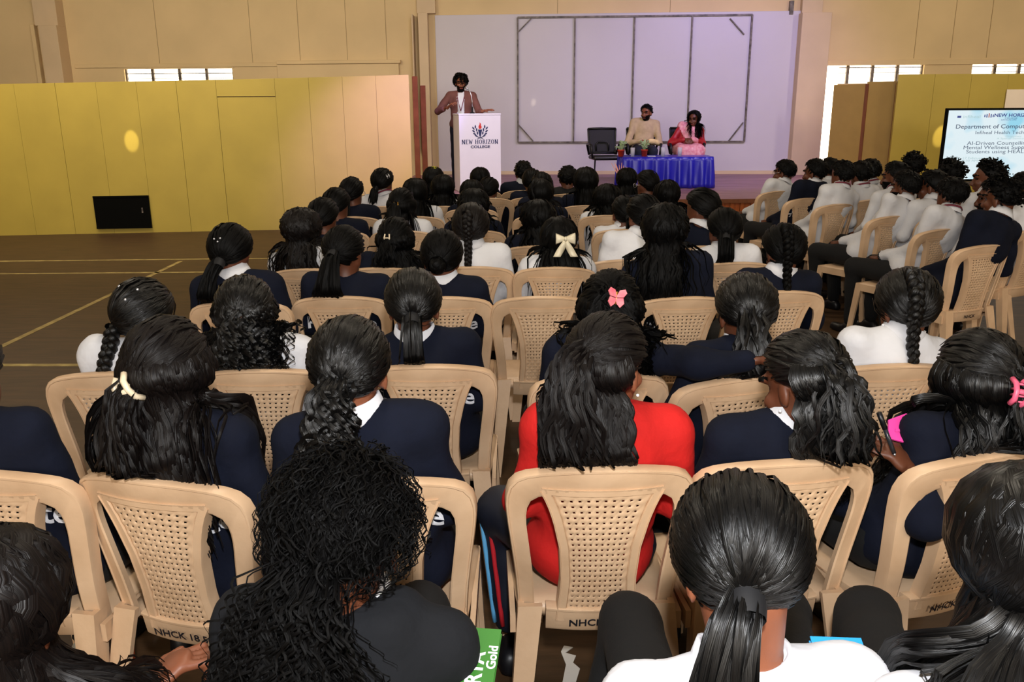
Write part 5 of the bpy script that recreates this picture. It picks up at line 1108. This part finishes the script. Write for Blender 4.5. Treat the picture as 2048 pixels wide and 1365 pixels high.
# notebooks held by the seated
def notebook(name, c, w_, h, th, rx, rz, m, lab, ry=0):
    r = empty(name, tuple(c)); r.rotation_euler = (rx, ry, rz); tag(r, lab, 'notebook'); MB().box((0, 0, th / 2), (w_ - .006, h - .006, th - .003)).build('pages', WHITE, r); MB().box((0, 0, th), (w_, h, .002)).build('cover', m, r); MB().box((0, 0, 0), (w_, h, .002)).build('cover', m, r); return r
gb = notebook('green_notebook', atY(888, 1378, 1.1), .15, .2, .012, math.radians(22), math.radians(-8), mat('green_card', '2C6420', .45, .04), 'green notebook lettered RYA on the lap of the charcoal jacket person')
o = obj('cover_lettering', text_mesh('RYA', .034, 0, .001, xs=.85), M_PRINT, gb); o.location = (.045, .03, .0135); o.rotation_euler = (0, 0, math.pi / 2); o = obj('cover_lettering', text_mesh('Gold', .02, 0, .0005), M_PRINT, gb); o.location = (.068, .05, .0135); o.rotation_euler = (0, 0, math.pi / 2)
notebook('blue_notebook', atY(1690, 1352, 1.06), .075, .12, .01, math.radians(15), math.radians(-4), mat('bright_blue_card', '2A9AE0', .45, .04), 'bright blue notebook on the lap between two white shirts')
for px, py, Z, lab in ((1722, 493, .56, 'white open notebook on the lap of the bearded white shirt person'), (1805, 523, .57, 'white open notebook on the lap of the lanyard and watch person')):
    notebook('open_notebook', atZ(px, py, Z), .2, .15, .008, 0, .5, WHITE, lab)

# ------------------------------------------------------------------ people on the stage
def overlay(r, child, pred, off, name, m):
    o = [c for c in r.children if c.name.split('.')[0] == child][0]; me = o.data; V = np.empty(len(me.vertices) * 3, np.float32); me.vertices.foreach_get('co', V); V = V.reshape(-1, 3).astype(float); Q = np.array([p.vertices[:] for p in me.polygons if len(p.vertices) == 4])
    s2 = shell(V, Q, np.zeros(3), np.eye(3), pred, off)
    if s2 is None: return
    q = obj(name, mesh_np(name, *s2), m, o); q.modifiers.new('t', 'SOLIDIFY').thickness = .004
def stage_local(x, y, z, yaw, p): return loc2(x, y, yaw, (p[0], p[1], p[2] - z))
M_BROWN = mat('brown_shirt', '6A4038', .8, .12, 12, .3, 25); M_JEAN = mat('dark_jeans', '12172A', .8, .15, 30); M_CREAMK = mat('cream_knit', 'B09A78', .8, .08, 20, .4, 25); M_BLOUSE = mat('red_silk', '9A1420', .5, .1, 20); M_SARI = mat('pink_print_silk', 'C4687A', .55, .1, 26, hex2='E0A8A8', detail=6)
p = atY(921, 148, 13.12); X_, Y_ = p[0], 13.12
L = lambda px, py, Y: stage_local(X_, Y_, .5, 180, atY(px, py, Y))
r, g, i = person('person in brown overshirt, white tee and lanyard speaking at the lectern', X_, Y_, 180, head=(0, 0, p[2] - .5), standing=True, z=.5, hyaw=190, hpitch=-6, cloth='black', clothmat=M_BROWN, collar=False, male=True, skin=0, face=True, beard=True, style='curly', ho=dict(puff=.026, curl=.006, lam=.06, dens=.8, th=.018), seed=7, lod=1, trouser=M_JEAN, arms={'L': [L(958, 224, 12.95), L(968, 222, 12.72)], 'R': [L(876, 222, 13.0), L(897, 214, 12.8)], 'hdL': [(-.9, .35, .2), (0, .2, 1), .2, .35], 'hdR': [(-.55, .5, .5), (.3, .2, 1), .45, .25]}, hands=(True, True), group='people on stage', cuff=.13, hairmat=HAIRM)
ch = [c for c in r.children if c.name.startswith('shirt')][0].name.split('.')[0]
overlay(r, ch, lambda c: (c[:, 1] > .02) & (np.abs(c[:, 0] - .0) < .052) & (c[:, 2] < 1.42), .006, 'white_tee', WHITE)
for s_ in (-1, 1): MB().tube([tuple(i['c7'] + V3(s_ * .06, .05, -.02)), tuple(i['c7'] + V3(s_ * .045, .13, -.10)), tuple(i['c7'] + V3(s_ * .02, .15, -.20)), tuple(i['c7'] + V3(0, .155, -.27))], .006, 6).build('lanyard', M_LAN, r)
def stage_sitter(lab, hpx, cx, cy, yaw, **kw):
    x, y = cx + math.sin(math.radians(yaw + 180)) * -.0, cy + .25; Y = y - .19; h = stage_local(x, y, .5, yaw, atY(*hpx, Y)); return person(lab, x, y, yaw, head=h, z=.5, face=True, group='people on stage', lod=1, collar=False, **kw)
r, g, i = stage_sitter('person in cream sweater seated with clasped hands behind blue table', (1293, 209), 2.08, 13.72, 180, hyaw=146, cloth='black', clothmat=M_CREAMK, male=True, skin=0, beard=True, style='short', ho=dict(puff=.014), seed=21, trouser=M_JEAN, hands=(True, True), arms={'L': [(-.25, .30, .62), (-.045, .45, .66)], 'R': [(.25, .30, .62), (.05, .45, .66)], 'hdL': [(.6, .6, -.3), (-.2, .6, .8), .7, .06], 'hdR': [(-.6, .6, -.3), (.2, .6, .8), .7, .06]})
r, g, i = stage_sitter('person in red blouse and pink printed sari behind blue table', (1388, 222), 2.76, 13.72, 180, hyaw=152, cloth='black', clothmat=M_BLOUSE, male=False, skin=1, style='loose', ho=dict(L=.34, curl=.010, lam=.1, flare=.7, spread=.9), seed=22, trouser=M_SARI, hands=(True, True), earring=-1, arms={'L': [(-.25, .28, .62), (-.05, .42, .68)], 'R': [(.25, .28, .62), (.05, .42, .68)], 'hdL': [(.6, .5, -.2), (-.2, .6, .8), .6, .06], 'hdR': [(-.6, .5, -.2), (.2, .6, .8), .6, .06]}, hairmat=HAIRM)
overlay(r, 'shirt', lambda c: (((c[:, 2] - .62) > (c[:, 0] + .0) * 2.0) & (c[:, 0] > -.30) & (c[:, 0] < .15) & (c[:, 2] > .58) & ~((c[:, 0] < -.155) & (c[:, 2] < .86))), .007, 'sari_drape', M_SARI)
V = []
for k in range(10): t = k / 9; V += [(-.20 - .06 * t, .02 + .12 * t, .88 - .80 * t), (-.235 - .075 * t, -.04 + .10 * t, .87 - .80 * t), (-.23 - .06 * t, -.10 + .08 * t, .86 - .80 * t)]
mb = MB(); mb.smooth = True; q = mb.add(V, [(k * 3 + a, k * 3 + a + 1, k * 3 + a + 4, k * 3 + a + 3) for k in range(9) for a in (0, 1)]).build('sari_end', M_SARI, r); q.modifiers.new('t', 'SOLIDIFY').thickness = .006
Vs, Qs = sdf_mesh([cap((-.12, .3, .52), (-.13, .62, .52), .11, .09), cap((.12, .3, .52), (.13, .62, .52), .11, .09), cap((0, .3, .5), (0, .62, .5), .12, .1), cap((-.1, .63, .5), (-.1, .66, .1), .1, .13), cap((.1, .63, .5), (.1, .66, .1), .1, .13)], .02, .05); obj('sari_skirt', mesh_np('sari_skirt', wrinkle(Vs, Qs, .006, np.random.default_rng(3)), Qs), M_SARI, r)
